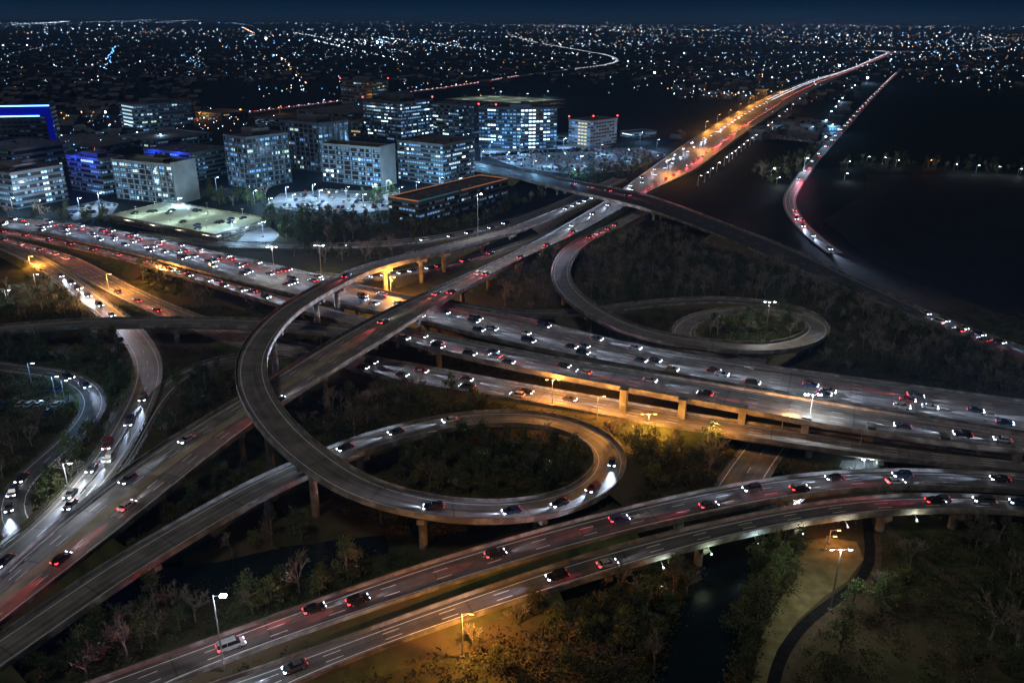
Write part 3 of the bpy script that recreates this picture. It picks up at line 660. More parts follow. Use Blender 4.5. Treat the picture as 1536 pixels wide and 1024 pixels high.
    if blue:       # facade washed by blue lamps along the roof edge
        p, q = fronts[0]; nn = np.array([(q-p)[1], -(q-p)[0]]); nn /= np.linalg.norm(nn)
        if nn @ ((p+q)/2-np.mean(poly, axis=0)) < 0: nn = -nn
        for s in (.25, .75):
            c2 = p+(q-p)*s+nn*6; light('blue_flood', 'POINT', (c2[0], c2[1], H+2), blue, (.03, .08, 1.0), root, .6)
    order = sorted(wins, key=lambda x: (x[5] is WIN[6]) + (x[5] is WIN[7]))
    for x in order[:96]: link('window', win_mesh(x[3], x[4], x[5]), root, (x[0][0], x[0][1], x[1]), x[2])
    if len(order) > 96:
        b = MB()
        for x in order[96:]: b.box((x[0][0], x[0][1], x[1]), (x[3], .16, x[4]), x[5], x[2])
        o = b.build('window', root); o['kind'] = 'stuff'
    for k in range(beacons):
        p = [poly[0], poly[2], cen, poly[1]][k % 4]; b = MB(); b.tube((p[0], p[1], H+1), (p[0], p[1], H+3.2), .12, .1, M['steel']); b.box((p[0], p[1], H+3.6), (1.0, 1.0, .9), LAMP_R); b.build('beacon', root)
    return root, H, u, w, fronts
GRP = 'office buildings of the lit business district'
building('office_building', 'long pale office block with ribbon windows at the left edge above the freeway', (-70,256),(15,262),(102,251),314,6,'band','wall_grey',.34,(0,2,2),2.6,3,GRP,stair=(1,.62,.03,0))
building('office_building', 'ribbon windowed office block with a blue lit front, left of the white ended block', (93,235),(149,241),(168,238.5),293,7,'band','wall_grey',.35,(2,5,0),2.6,3,GRP,blue=9000)
building('office_building', 'pale office block with a blank concrete end wall behind the parking garage', (168,241),(257,249),(291,242),307,7,'grid','wall_pale',.5,(0,3,3,2),2.4,2,GRP,side_wall=True,litfloors=[.95,.6,.35,.3,.4,.7,.6])
building('office_building', 'low ribbon windowed block with a blue lit roof edge behind the concrete ended block', (222,224),(287,232),(336,222),272,6,'band','wall_grey',.3,(0,2,4),2.8,None,GRP,blue=9000)
building('office_building', 'broad gridded glass tower with roof plant room, left of the lit parking lot', (332,204),(368,208.5),(434,201.5),284,10,'grid','wall_grey',.5,(0,0,2,3,5),2.2,5,GRP)
building('office_building', 'gridded glass tower behind and right of the broad glass tower', (428,181),(476,187.5),(516,181),258,10,'grid','wall_grey',.42,(0,2,3),2.4,5,GRP)
building('office_building', 'white framed office block with a pale end wall above the lit parking lot', (480.5,217),(570,224),(590,219.5),281,8,'grid','wall_pale',.5,(0,1,5),2.8,None,GRP,roofm='bank',side_wall=True)
building('office_building', 'wide ribbon windowed office block behind the amber edged low building', (590,213.5),(664,219.5),(718,211),278,9,'band','wall_grey',.78,(0,0,1,5,2),2.6,None,GRP)
building('office_building', 'dark stepped office tower with a lit crown and red roof beacons', (560,150),(600,156),(634,150),213,11,'band','wall_dark',.6,(0,1,5),2.8,7,GRP,beacons=3,litfloors=[.3,.5,.8,.3,.7,.6,.7,.6,.8,.7,.3])
building('office_building', 'square office block with bright punched windows beside the dark tower slab', (650,155),(688,159),(704,156.5),206,9,'band','wall_grey',.62,(0,1,3),3.2,None,GRP)
EXTRA = [((196,203),(236,212),(302,200),224,2,'dark flat roofed low building in front of the distant curved office block',(3,2),.3),
 ((477,163),(520,172),(562,160),186,3,'dark broad flat roofed building left of the stepped tower',(2,3),.2),
 ((-40,218),(20,226),(90,214),262,4,'dim mid rise block in front of the blue outlined building',(3,3,2),.6),
 ((300,168),(332,172),(366,167),181,3,'small dim block beside the distant avenue',(4,2),.4),
 ((392,176),(414,180),(436,176),190,3,'small dim block behind the gridded towers',(0,2),.4),
 ((838,203),(850,206),(866,203),215,2,'low lit pavilion at the foot of the curved glass tower',(1,5),.9),
 ((1150,186),(1160,189),(1264,193),197,1,'long low warehouse with a bright front by the far white lamps',(1,0),.95),
 ((640,186),(656,189),(690,186),203,3,'low block at the foot of the square office block',(0,3),.5),
 ((930,198),(948,201),(985,198),208,2,'low building in the blue lit lots right of the pale block',(1,5),.5),
 ((108,262),(130,266),(166,262),287,3,'low warm lit block between two left office blocks',(4,4,0),.6)]
for l_, m_, r_, by_, fl_, lab_, pal_, lit_ in EXTRA: building('low_building', lab_, l_, m_, r_, by_, fl_, 'band', 'wall_grey', lit_, pal_, 3.4, None, GRP)
building('tower_slab', 'dark windowless tower slab joined against the curved glass tower', (703,155),(711,158.5),(718,155),207,9,'solid','wall_dark',.12,(2,2),4,None)
building('office_building', 'bright curved glass tower with a lit stair column and a red beacon', (718,162),(782,162),(836,162),222,11,'band','wall_dark',.75,(0,1,1,5,5),3.0,4,GRP,curve=.55,beacons=2,stair=(6,.5,.5,1))
building('office_building', 'small pale block with an amber stairwell and red roof beacons right of the curved tower', (857,180),(886,184),(920,178.5),220,7,'solid','wall_pale',.2,(5,5),4.5,None,GRP,stair=(0,.62,.12,4),beacons=3)
bn, Hn, un, wn, fn = building('low_office', 'long low office with an amber lit roof edge facing the freeway', (582.5,299),(628,306),(765,272),337,4,'band','wall_dark',.5,(0,0,2,5),2.8,None,GRP)
building('office_building', 'distant curved office block with a bright left stair column', (181,155),(200,159),(284,153),205,8,'band','wall_grey',.34,(0,0,3,5),3.4,4,GRP,stair=(0,.5,.3,0))
building('office_building', 'far blocky office building with red beacons behind the stepped tower', (513,121.5),(558,124),(580,121.5),165,8,'band','wall_grey',.42,(0,2,4),5,5,GRP,beacons=3)
building('low_office', 'low amber lit building between the gridded tower and the stepped tower', (516,182),(540,185),(566,180),206,4,'band','wall_grey',.5,(4,3,4),3.4,None,GRP)
building('low_office', 'dark flat roofed low building left of the distant curved office block', (86,208),(150,222),(196,209),231,3,'band','wall_dark',.3,(3,2),4,None,GRP)
bq, Hq, uq, wq, fq = building('office_building', 'dark glass office building outlined by glowing blue light lines at the left edge', (-110,172),(74,160),(88,158.5),237,12,'solid','wall_dark',.16,(3,3,2),5,None,GRP)
EDGE = emis('amber_roof_line', (1.0, .40, .16), .14); EDGT = emis('teal_roof_line', (.10, .42, .55), .09)
b = MB()
for c0, c1, m_ in ((np.zeros(2), un, EDGE), (un, un+wn, EDGE), (un+wn, wn, EDGE), (wn*.45, wn, EDGE), (np.zeros(2), wn*.42, EDGT)):
    cc = (c0+c1)/2; dd = c1-c0; b.box((cc[0], cc[1], Hn+1.6), (np.linalg.norm(dd), 1.0, .5), m_, math.atan2(dd[1], dd[0]))
b.build('light_line', bn)
b = MB(); p = uq; 
for z, f1 in ((Hq+.9, 1.0), (Hq-7.5, .9)):
    c1 = uq*(1-0.)*1.0; c2 = uq*(1-f1)
    cc = (c1+c2)/2; ln = np.linalg.norm(c1-c2); az = math.atan2(uq[1], uq[0]); nn = np.array([uq[1], -uq[0]])/np.linalg.norm(uq)
    if nn @ wq > 0: nn = -nn
    b.box((cc[0]+nn[0]*.7, cc[1]+nn[1]*.7, z), (ln, .7, .9), NEON, az)
b.build('light_line', bq)
b = MB(); az = math.atan2(uq[1], uq[0]); cc = uq*.5+nn*.3; b.box((cc[0], cc[1], Hq-3.4), (np.linalg.norm(uq), .3, 7), NEONW, az)
cc = uq*.02+nn*.3; b.box((cc[0], cc[1], Hq-18), (5, .5, 24), NEONW, az); b.build('light_panel', bq)
# the low office's amber roof border
# parking garage: open decks under a lit roof deck
def garage(name, label, L, Mid, Rr, base_y, levels, roofw, ncars):
    lo, hi = 2., 40.
    for _ in range(40):
        m = (lo+hi)/2; p = P(Mid[0], Mid[1], m)
        if proj((p[0], p[1], 0))[1] < base_y: lo = m
        else: hi = m
    H = (lo+hi)/2; a, c, d = P(*L, H)[:2], P(*Mid, H)[:2], P(*Rr, H)[:2]; u, w = a-c, d-c
    root = empty(name, (c[0], c[1], 0)); tag(root, label, 'parking garage')
    au, aw = math.atan2(u[1], u[0]), math.atan2(w[1], w[0]); lu, lw = np.linalg.norm(u), np.linalg.norm(w)
    for k in range(levels+1):
        z = H*k/levels; b = MB()
        b.face([(0, 0, z), (w[0], w[1], z), (u[0]+w[0], u[1]+w[1], z), (u[0], u[1], z)], M['garage']); b.face([(0, 0, z-.4), (u[0], u[1], z-.4), (u[0]+w[0], u[1]+w[1], z-.4), (w[0], w[1], z-.4)], M['concrete'])
        b.build('parking_deck', root)
        b = MB()
        for s, v, az, ln in ((np.zeros(2), u, au, lu), (np.zeros(2), w, aw, lw), (u, w, aw, lw), (w, u, au, lu)):
            cc = s+v/2; b.box((cc[0], cc[1], z+.25), (ln, .3, 1.3), M['concrete'], az)
        b.build('parapet', root)
    b = MB()
    for k in range(9):
        for s, v in ((np.zeros(2), u), (np.zeros(2), w), (u, w), (w, u)):
            cc = s+v*k/8; b.box((cc[0], cc[1], H/2), (.7, .7, H-.1), M['concrete'], au)
    b.build('column', root)
    for i in range(3):
        for j in range(3):
            p = u*(i+.5)/3+w*(j+.5)/3; pb = MB(); pb.tube((p[0], p[1], H), (p[0], p[1], H+6), .12, .08, M['steel']); pb.box((p[0], p[1], H+6), (1.6, .5, .2), M['steel']); pb.build('lamp_pole', root)
            light('deck_light', 'POINT', (p[0], p[1], H+5.6), roofw, (.72, 1.0, .74), root, .3)
    for i in range(4):
        for fr, col in ((u*(i+.5)/4+w*.06, (1, .85, .6)), (w*(i+.5)/4+u*.05, (.8, 1, .85))):
            light('deck_light', 'POINT', (fr[0], fr[1], H-1.2), 700, col, root, .2)
    return root, H, c, u, w
garage_root = garage('parking_garage', 'flat parking garage with a bright pale green roof deck beside the freeway', (165.5,324),(324,353.5),(405,329),364,2,3600,12)
garage_far = garage('parking_garage', 'distant parking decks with yellow green lights behind the curved glass tower', (668,149),(780,156),(846,150),168,2,2400,0)

# ------------------------------------------------------------------ cars
PAINTS = [('white', (.62,.62,.60)), ('silver', (.36,.37,.38)), ('dark grey', (.06,.062,.066)), ('black', (.012,.012,.013)), ('dark blue', (.02,.04,.12)), ('red', (.26,.025,.02)), ('beige', (.34,.29,.21))]
CARP = []
for nme, c in PAINTS:
    m, nt, b = mat(nme.replace(' ', '_')+'_car_paint'); N = nt.nodes.new
    nz = N('ShaderNodeTexNoise'); nz.inputs['Scale'].default_value = 3; rr = N('ShaderNodeValToRGB'); rr.color_ramp.elements[0].color = (*[x*.85 for x in c], 1); rr.color_ramp.elements[1].color = (*c, 1)
    nt.links.new(nz.outputs['Fac'], rr.inputs['Fac']); nt.links.new(rr.outputs['Color'], b.inputs['Base Color'])
    b.inputs['Roughness'].default_value = .3; b.inputs['Coat Weight'].default_value = .5; CARP.append(m)
SED = dict(hull=[(-2.25,.34),(-2.28,.7),(-2.1,.93),(-1.35,.98),(1.0,.95),(1.95,.82),(2.25,.62),(2.28,.32)], cab=[(-1.75,.95),(-1.15,1.40),(.25,1.42),(1.05,.93)], w=.92, h=1.45)
SUV = dict(hull=[(-2.35,.42),(-2.4,.85),(-2.3,1.08),(-1.4,1.1),(1.1,1.08),(2.05,.98),(2.35,.72),(2.38,.4)], cab=[(-2.2,1.07),(-1.9,1.70),(.35,1.74),(1.15,1.06)], w=.98, h=1.78)
VAN = dict(hull=[(-2.6,.42),(-2.65,1.0),(-2.6,1.25),(-1.4,1.28),(1.5,1.2),(2.3,1.0),(2.6,.75),(2.62,.4)], cab=[(-2.55,1.2),(-2.45,2.05),(.9,2.08),(1.75,1.18)], w=1.02, h=2.1)
KINDS = [('sedan', SED), ('crossover', SUV), ('van', VAN)]
PART = {}
for kn, k in KINDS:
    w = k['w']; cab = k['cab']
    for pi, pm in enumerate(CARP):
        b = MB(); b.prism(k['hull'], -w, w, pm, .93)
        rx0, rx1 = cab[1][0], cab[2][0]; b.box(((rx0+rx1)/2, 0, cab[2][1]+.015), (rx1-rx0+.1, w*1.52, .06), pm, 0, .95)
        for x in (cab[0][0]+.45, (rx0+rx1)/2):     # pillars
            b.box((x, 0, (cab[0][1]+cab[2][1])/2), (.09, w*1.72, cab[2][1]-cab[0][1]), pm, 0, .93)
        PART[(kn, 'body', pi)] = b.mesh('body')
    b = MB(); b.prism(cab, -w*.86, w*.86, M['carglass'], .87); PART[(kn, 'window')] = b.mesh('window')
    fx, fz = k['hull'][6]; bx_, bz = k['hull'][1]
    for s in (-1, 1):
        for red in (0, 1):
            b = MB(); b.box((fx-.02, s*(w-.27), fz+.02), (.10, .46, .2), HEAD)
            if not red: b.box((fx-.22, s*(w-.03), fz+.06), (.40, .14, .2), HEAD)
            PART[(kn, 'headlight', s, red)] = b.mesh('headlight')
            b = MB(); b.box((bx_+.0, s*(w-.25), bz+.04), (.10, .42, .22), TAIL if red else TAILD)
            if red: b.box((bx_+.22, s*(w-.02), bz+.06), (.42, .14, .22), TAIL)
            PART[(kn, 'tail_light', s, red)] = b.mesh('tail_light')
    for x in (-1.4, 1.4):
        for s in (-1, 1):
            b = MB(); b.tube((x, s*(w-.2), .34), (x, s*(w+.02), .34), .34, .34, M['tyre'], 12); b.tube((x, s*(w+.02), .34), (x, s*(w+.035), .34), .2, .2, M['steel'], 8); PART[(kn, 'wheel', x, s)] = b.mesh('wheel')
# (road, lateral fraction, from pixel, to pixel, spacing m, forward?, lane phrase)
def s_at(key, px, py):
    r = ROADS[key]; C = r['C']; v = C-EYE; k = v @ FWD
    x = 768+F*(v @ RT)/k; y = 512-F*(v @ UP)/k
    d = np.hypot(x-px, y-py)
    return r['S'][int(np.argmin(d))]
LANES = [
 ('C1',-.86,(0,331),(470,412),20,1,'white top lane of the main freeway'), ('C1',-.64,(0,333),(640,455),30,-1,'red second lane of the main freeway'),
 ('C1',-.42,(60,335),(500,425),26,-1,'red third lane of the main freeway'), ('C1',-.12,(0,338),(760,500),19,1,'middle white lane of the main freeway'),
 ('C1',.12,(0,340),(1536,640),24,1,'long white lane of the main freeway'), ('C1',.36,(0,341),(1400,625),28,1,'lower white lane of the main freeway'),
 ('C1',.62,(620,470),(1536,640),24,1,'low lane of the main freeway, right half'), ('C1',-.70,(780,480),(1010,528),18,1,'white top lane right of the trunk flyover'),
 ('C1',-.25,(1300,590),(1620,630),34,-1,'red lane at the far right of the main freeway'),
 ('C2',-.45,(0,348),(420,455),22,-1,'red lane of the lower carriageway at the left'), ('C2',.1,(250,404),(430,456),16,1,'white lane of the lower carriageway at the left'),
 ('C2',-.2,(600,497),(1000,585),26,1,'white lane of lower carriageway right of trunk flyover'), ('C2',.2,(640,508),(1130,600),30,-1,'red lane of lower carriageway right of trunk flyover'),
 ('C2',.1,(1340,640),(1600,672),13,1,'white lane of lower carriageway at far right'), ('C2',.62,(560,500),(760,545),12,1,'white edge lane of lower carriageway above grass'),
 ('D',-.3,(0,360),(110,393),16,-1,'red lane at the start of the amber road'), ('D',.35,(170,440),(290,490),22,-1,'lane of the amber road beside the grass wedge'),
 ('D',-.35,(540,540),(700,568),16,1,'upper white amber road lane right of trunk flyover'), ('D',.35,(530,548),(670,578),16,1,'lower white amber road lane right of trunk flyover'),
 ('D',-.1,(775,585),(870,600),12,1,'white lane on the amber road above the big loop'), ('D',.45,(690,580),(800,600),16,-1,'red lane on the amber road above the big loop'),
 ('T',.62,(380,600),(500,540),30,1,'red lane on the trunk flyover near the loop crossing'), ('T',-.45,(215,715),(330,640),22,-1,'left lane on the trunk flyover at the lower left'), ('T',.4,(60,850),(190,760),26,1,'right lane on the trunk flyover at the bottom left'),
 ('T',-.2,(560,490),(760,390),46,1,'middle lane on the trunk flyover over the freeway'), ('T',.55,(650,445),(860,345),34,1,'right lane on the trunk flyover beyond the freeway'), ('T',-.35,(860,345),(1160,150),30,-1,'white lane of the far freeway'), ('T',.5,(960,285),(1160,160),22,1,'red lane of the far freeway'), ('T',-.75,(930,290),(1060,190),40,-1,'left white lane of the far freeway'),
 ('L',.15,(917,682),(640,760),14,-1,'white run on the big loop'), ('L',.2,(700,630),(480,692),15,-1,'white run on the lower arm of the big loop'), ('L',0,(462,447),(540,407),30,-1,'pair on the crest of the loop ramp'),
 ('W',.0,(88,413),(178,481),13,1,'bright run on the upper slip road'), ('W',-.1,(216,590),(-40,872),19,1,'bright run on the lower slip road'), ('W',.36,(182,665),(110,752),15,1,'right lane of the lower slip road'),
 ('X',0,(106,565),(138,588),9,1,'pair on the side street bend'), ('X',.2,(40,712),(14,770),9,1,'run on the side street near the bottom'),
 ('O',-.2,(850,276),(960,300),20,1,'red lane on the overpass'), ('O',-.45,(1370,457),(1536,525),9,1,'lane of the dark road at the right edge'), ('O',.2,(1415,487),(1480,510),10,1,'red pair on the dark road at the right edge'),
 ('G',.1,(927,339),(878,364),14,-1,'red run entering the upper loop ramp'),
 ('J',0,(520,420),(645,404),8,-1,'white run on the short slip road'), ('J',0,(650,403),(760,375),18,1,'red run on the short slip road'),
 ('FR',.2,(632,361),(760,334),14,-1,'white run on the frontage road'), ('FR',.1,(480,370),(515,370),10,-1,'white pair on the frontage road'), ('L',.1,(890,298),(846,316),10,-1,'white run where the loop ramp begins'),
 ('B1',-.3,(1120,730),(1640,725),20,-1,'white lane of the upper foreground carriageway'), ('B1',.1,(300,985),(620,880),30,1,'red lane of the upper foreground carriageway'), ('B1',-.1,(720,840),(1040,755),26,1,'middle lane of the upper foreground carriageway'), ('B1',.4,(1060,765),(1380,720),26,1,'lower lane of the upper foreground carriageway'), ('B1',-.45,(420,940),(560,885),34,1,'upper lane of the upper foreground carriageway'),
 ('B2',-.35,(1410,745),(1640,765),11,-1,'white lane of nearest carriageway at right edge'), ('B2',0,(1390,752),(1480,755),13,1,'red lane of nearest carriageway at right edge'), ('B2',-.15,(390,1020),(510,975),17,-1,'white run of the nearest carriageway at the bottom'), ('B2',0,(770,890),(880,850),18,-1,'white run of the nearest carriageway at the centre'), ('B2',.25,(890,850),(960,825),24,1,'red run of the nearest carriageway at the centre'),
 ('S',-.25,(1253,379),(1188,322),24,-1,'white run at the start of the straight street'), ('S',.3,(1196,330),(1186,312),9,1,'red run at the start of the straight street'), ('S',-.25,(1200,270),(1345,110),46,-1,'white lane of the straight street'), ('S',.3,(1200,270),(1345,110),60,1,'red lane of the straight street'),
 ('T',-.3,(1165,150),(1343,77),13,-1,'white far lane'), ('T',-.6,(1165,150),(1343,77),13,-1,'white far lane'), ('T',.3,(1165,150),(1343,77),16,1,'red far lane'),
 ('R1',-.3,(90,205),(780,114),16,-1,'white avenue lane'), ('R1',.3,(290,179),(780,114),14,1,'red avenue lane'), ('R1',-.3,(850,105),(762,51),22,-1,'white avenue lane'), ('R1',.2,(850,105),(762,51),26,-1,'white avenue lane')]
PL = []
for key, fr, a, b_, gap, dr, phr in LANES:
    r = ROADS[key]; s0, s1 = sorted((s_at(key, *a), s_at(key, *b_))); s = s0+random.uniform(0, gap*.4)
    sm = (s0+s1)/2; cm_ = np.array([np.interp(sm, r['S'], r['C'][:, k]) for k in range(3)]); tm = np.array([np.interp(sm, r['S'], r['T'][:, k]) for k in range(2)])
    to_us = -(tm @ cm_[:2]) > 0
    red = 1 if 'red' in phr else 0 if ('white' in phr or 'bright' in phr) else (0 if (to_us == (dr > 0)) else 1)
    dr = (1 if to_us else -1)*(-1 if red else 1)
    while s < s1:
        c = [np.interp(s, r['S'], r['C'][:, k]) for k in range(3)]; w = np.interp(s, r['S'], r['W'])
        tx, ty = np.interp(s, r['S'], r['T'][:, 0]), np.interp(s, r['S'], r['T'][:, 1]); off = max(-w/2+2, min(w/2-2, fr*w/2))+random.uniform(-.25, .25)
        i = min(len(r['S'])-2, int(np.searchsorted(r['S'], s))); slope = 0.0
        x, y = c[0]+ty*off, c[1]-tx*off
        PL.append(dict(p=(x, y, c[2]+.02), a=math.atan2(ty*dr, tx*dr), dr=dr, phr=phr, D=math.dist((x, y, c[2]), EYE), far=math.hypot(x, y), key=key, red=red))
        s += max(6.5, gap*random.uniform(.75, 1.3))
PL.sort(key=lambda d: d['D'])
for d in PL: d['px'] = proj(d['p'])
vis = [d for d in PL if -10 < d['px'][0] < 1546 and d['px'][1] < 1034]
NIND = 290
ind = vis[:NIND]; rest = vis[NIND:]
def ordw(i):
    return ORD[i] if i < 20 else ('twenty '+ORD[i-20] if i < 29 else ('thirty '+ORD[i-30] if 30 <= i < 39 else ('forty '+ORD[i-40] if 40 <= i < 49 else str(i+1)+'th')))
by = {}
for d in ind: by.setdefault(d['phr'], []).append(d)
for v in by.values():
    v.sort(key=lambda d: d['px'][0])
    for i, d in enumerate(v): d['ord'] = i
def falloff(o):
    d = o.data; d.use_nodes = True; nt = d.node_tree; f = nt.nodes.new('ShaderNodeLightFalloff'); f.inputs['Strength'].default_value = 1.0
    nt.links.new(f.outputs['Linear'], nt.nodes['Emission'].inputs['Strength'])
def beam(d, parent=None):
    f = Vector((math.cos(d['a']), math.sin(d['a']), 0)); base = Vector(d['p']) if not parent else Vector((0, 0, 0)); dirv = f if not parent else Vector((1, 0, 0))
    if not d['red']:
        e = Vector((dirv.x, dirv.y, -.06)).to_track_quat('-Z', 'Y').to_euler()
        falloff(light('headlight_beam', 'SPOT', base+dirv*2.5+Vector((0, 0, .74)), 3000*(1 if d['D'] < 650 else .4), (.55, .70, 1.0), parent, .3, e, math.radians(30), .9))
    else:
        e = Vector((dirv.x, dirv.y, -.12)).to_track_quat('-Z', 'Y').to_euler()
        falloff(light('headlight_beam', 'SPOT', base+dirv*2.5+Vector((0, 0, .74)), 700, (.85, .85, 1.0), parent, .3, e, math.radians(36), .9))
        e = Vector((-dirv.x, -dirv.y, -.12)).to_track_quat('-Z', 'Y').to_euler()
        falloff(light('tail_glow', 'SPOT', base-dirv*2.45+Vector((0, 0, .82)), 1300, (1, .09, .11), parent, .3, e, math.radians(28), .9))
for d in ind:
    pi = random.choices(range(7), (1.5, 2, 5, 6, 3, 1.2, .6))[0]; kn = random.choices(['sedan', 'crossover', 'van'], (5, 4, 1))[0]
    root = empty('car', d['p'], d['a'])
    lit = 'headlights towards us' if d['a'] and math.sin(d['a']) < -.05 else 'red tail lights towards us' if math.sin(d['a']) > .05 else 'lamps lit'
    tag(root, '%s %s, %s from left, %s' % (PAINTS[pi][0], kn, ordw(d['ord']), d['phr']), 'car', 'cars driving on the freeway roads')
    link('body', PART[(kn, 'body', pi)], root); link('window', PART[(kn, 'window')], root)
    for s in (-1, 1):
        link('headlight', PART[(kn, 'headlight', s, d['red'])], root); link('tail_light', PART[(kn, 'tail_light', s, d['red'])], root)
        for x in (-1.4, 1.4): link('wheel', PART[(kn, 'wheel', x, s)], root)
    beam(d, root)
# the farther cars and the parked ones: one object
fb = MB()
def far_car(mb, p, a, lit=1, k=1.0, pi=None, red=0):
    pm = CARP[random.randrange(7) if pi is None else pi]; ca, sa = math.cos(a), math.sin(a)
    def at(x, y, z): return (p[0]+x*ca-y*sa, p[1]+x*sa+y*ca, p[2]+z)
    mb.box(at(0, 0, .68), (4.5, 1.8, .62), pm, a, .95); mb.box(at(-.3, 0, 1.2), (2.4, 1.6, .46), M['carglass'], a, .85); mb.box(at(-.3, 0, 1.45), (1.9, 1.35, .05), pm, a)
    for x in (-1.4, 1.4): mb.box(at(x, 0, .3), (.6, 1.84, .6), M['tyre'], a)
    if lit:
        for s in (-.65, .65):
            mb.box(at(2.2, s, .72), (.3, .4*k, .24*k), HEADF, a); mb.box(at(-2.2, s, .78), (.26, .36*k, .22*k), TAILF if red else TAILD, a)
for d in rest:
    far_car(fb, d['p'], d['a'], 1, 1.0 if d['D'] < 700 else 1.3, None, d['red'])
for i, d in enumerate(rest):
    if (d['D'] < 620 or (d['D'] < 1100 and i % 2 == 0)) and d['key'] not in ('S', 'R1'): beam(d)
def lot_cars(poly, n, rows):
    w = [P(x, y, .12)[:2] for x, y in poly]; xs = [p[0] for p in w]; ys = [p[1] for p in w]; base = math.atan2(w[1][1]-w[0][1], w[1][0]-w[0][0])
    def inside(q):
        c = False
        for i in range(len(w)):
            a, b = w[i], w[i-1]
            if (a[1] > q[1]) != (b[1] > q[1]) and q[0] < (b[0]-a[0])*(q[1]-a[1])/(b[1]-a[1])+a[0]: c = not c
        return c
    y = min(ys)+4; r = 0
    while y < max(ys):
        x = min(xs)
        while x < max(xs):
            if inside((x, y)) and random.random() < .42: far_car(fb, (x+random.uniform(-.2, .2), y, .12), math.pi/2 if r % 2 else -math.pi/2, 0)
            x += 2.8
        y += 5.5 if r % 2 == 0 else 11; r += 1
for nm, lab, poly in LOTS[:5]: lot_cars(poly, 0, 0)
gr, gH, gc, gu, gw = garage_root
for k in range(16):
    p = gc+gu*random.uniform(.06, .94)+gw*random.uniform(.1, .9); far_car(fb, (p[0], p[1], gH+.02), math.atan2(gu[1], gu[0])+math.pi/2, 0, 1, random.choice((2, 3, 4)))
fbo = tag(fb.build('distant_cars'), 'distant traffic and parked cars too far away to tell apart', 'cars', None, 'stuff')

for o_ in list(COL.objects):
    if o_.type == 'LIGHT' and o_.parent is None: o_.parent = fbo
# ------------------------------------------------------------------ trees
def leafy(seed, h, r, n=1100, narrow=False, leaf=.42):
    rs = np.random.default_rng(seed); tr = MB(); tr.tube((0, 0, -.4), (.1, .1, h*.45), .24, .13, M['bark'], 6)
    clumps = []
    for k in range(15):
        zf = rs.uniform(.22, 1.0); rad = r*(math.sin(min(1, zf*.95+.12)*math.pi)**.6 if not narrow else (1.15-zf))*.8; t = rs.uniform(0, 6.28); q = rs.uniform(.25, 1)
        clumps.append((math.cos(t)*rad*q, math.sin(t)*rad*q, h*zf, r*rs.uniform(.26, .5)))
        if k < 7: tr.tube((.05, .05, h*rs.uniform(.2, .42)), (clumps[-1][0]*.8, clumps[-1][1]*.8, clumps[-1][2]*.93), .1, .03, M['bark'], 4, False)
    V = []
    for cx, cy, cz, cr in clumps:
        m = n//15; d = rs.normal(size=(m, 3)); d /= np.linalg.norm(d, axis=1)[:, None]; rr = cr*rs.uniform(.35, 1.05, (m, 1)); c = np.array([cx, cy, cz])+d*rr*np.array([1, 1, .75])
        u = rs.normal(size=(m, 3)); u /= np.linalg.norm(u, axis=1)[:, None]; w = np.cross(u, rs.normal(size=(m, 3))); w /= np.linalg.norm(w, axis=1)[:, None]
        s = leaf*rs.uniform(.5, 1.15, (m, 1)); V.append(np.stack([c-u*s*.5, c+w*s*.35, c+u*s*.5, c-w*s*.35], 1))
    V = np.concatenate(V).reshape(-1, 3); V[:, 2] = np.maximum(V[:, 2], .1)
    return tr, V
def bare(seed, h, r):
    rs = random.Random(seed); tr = MB(); tw = []
    def grow(p, d, l, rad, lev):
        q = p+d*l; (tr.tube(p, q, rad, rad*.62, M['bark'], 5 if lev < 2 else 3, False)) if lev < 3 else None
        if lev >= 3:
            s = d.orthogonal().normalized()*max(.05, rad)
            s.rotate(Matrix.Rotation(rs.uniform(0, 6.28), 3, d)); tw.append((p-s, p+s, q+s*.25, q-s*.25))
        if lev >= 4: return
        for k in range((4, 4, 4, 4)[lev] + (1 if lev == 0 else 0)):
            ax = d.orthogonal().normalized(); ax.rotate(Matrix.Rotation(rs.uniform(0, 6.28), 3, d)); nd = d.copy(); nd.rotate(Matrix.Rotation(rs.uniform(.3, .85), 3, ax)); nd.z += .16; nd.normalize()
            b0 = p+d*l*(rs.uniform(.45, 1.0) if lev else rs.uniform(.6, 1)); grow(b0, nd, l*rs.uniform(.5, .78), rad*.5, lev+1)
    grow(Vector((0, 0, -.3)), Vector((rs.uniform(-.06, .06), rs.uniform(-.06, .06), 1)).normalized(), h*.36, .22, 0)
    V = np.array([[tuple(x) for x in t] for t in tw]).reshape(-1, 3); k = h/max(V[:, 2]); 
    return tr, V
VAR = []
for i in range(4): VAR.append(('bare', 'leafless', 'bare_tree')+bare(100+i, 9+i, 4)+(M['twig'],))
for i in range(4): VAR.append(('dark', 'dark evergreen', 'evergreen_tree')+leafy(200+i, 7+i*.8, 3.2+.3*i, 1400, i == 3)+(M['leaf_dark'],))
for i in range(3): VAR.append(('olive', 'olive green', 'leafy_tree')+leafy(300+i, 5+i, 3.2, 1200)+(M['leaf_olive'],))
VM = []
for kd, adj, nm, tr, V, mm in VAR:
    VM.append((tr.mesh('trunk'), np_mesh('crown', V, np.arange(len(V)).reshape(-1, 4), [mm])))
def px_in(poly, q):
    c = False
    for i in range(len(poly)):
        a, b = poly[i], poly[i-1]
        if (a[1] > q[1]) != (b[1] > q[1]) and q[0] < (b[0]-a[0])*(q[1]-a[1])/(b[1]-a[1])+a[0]: c = not c
    return c
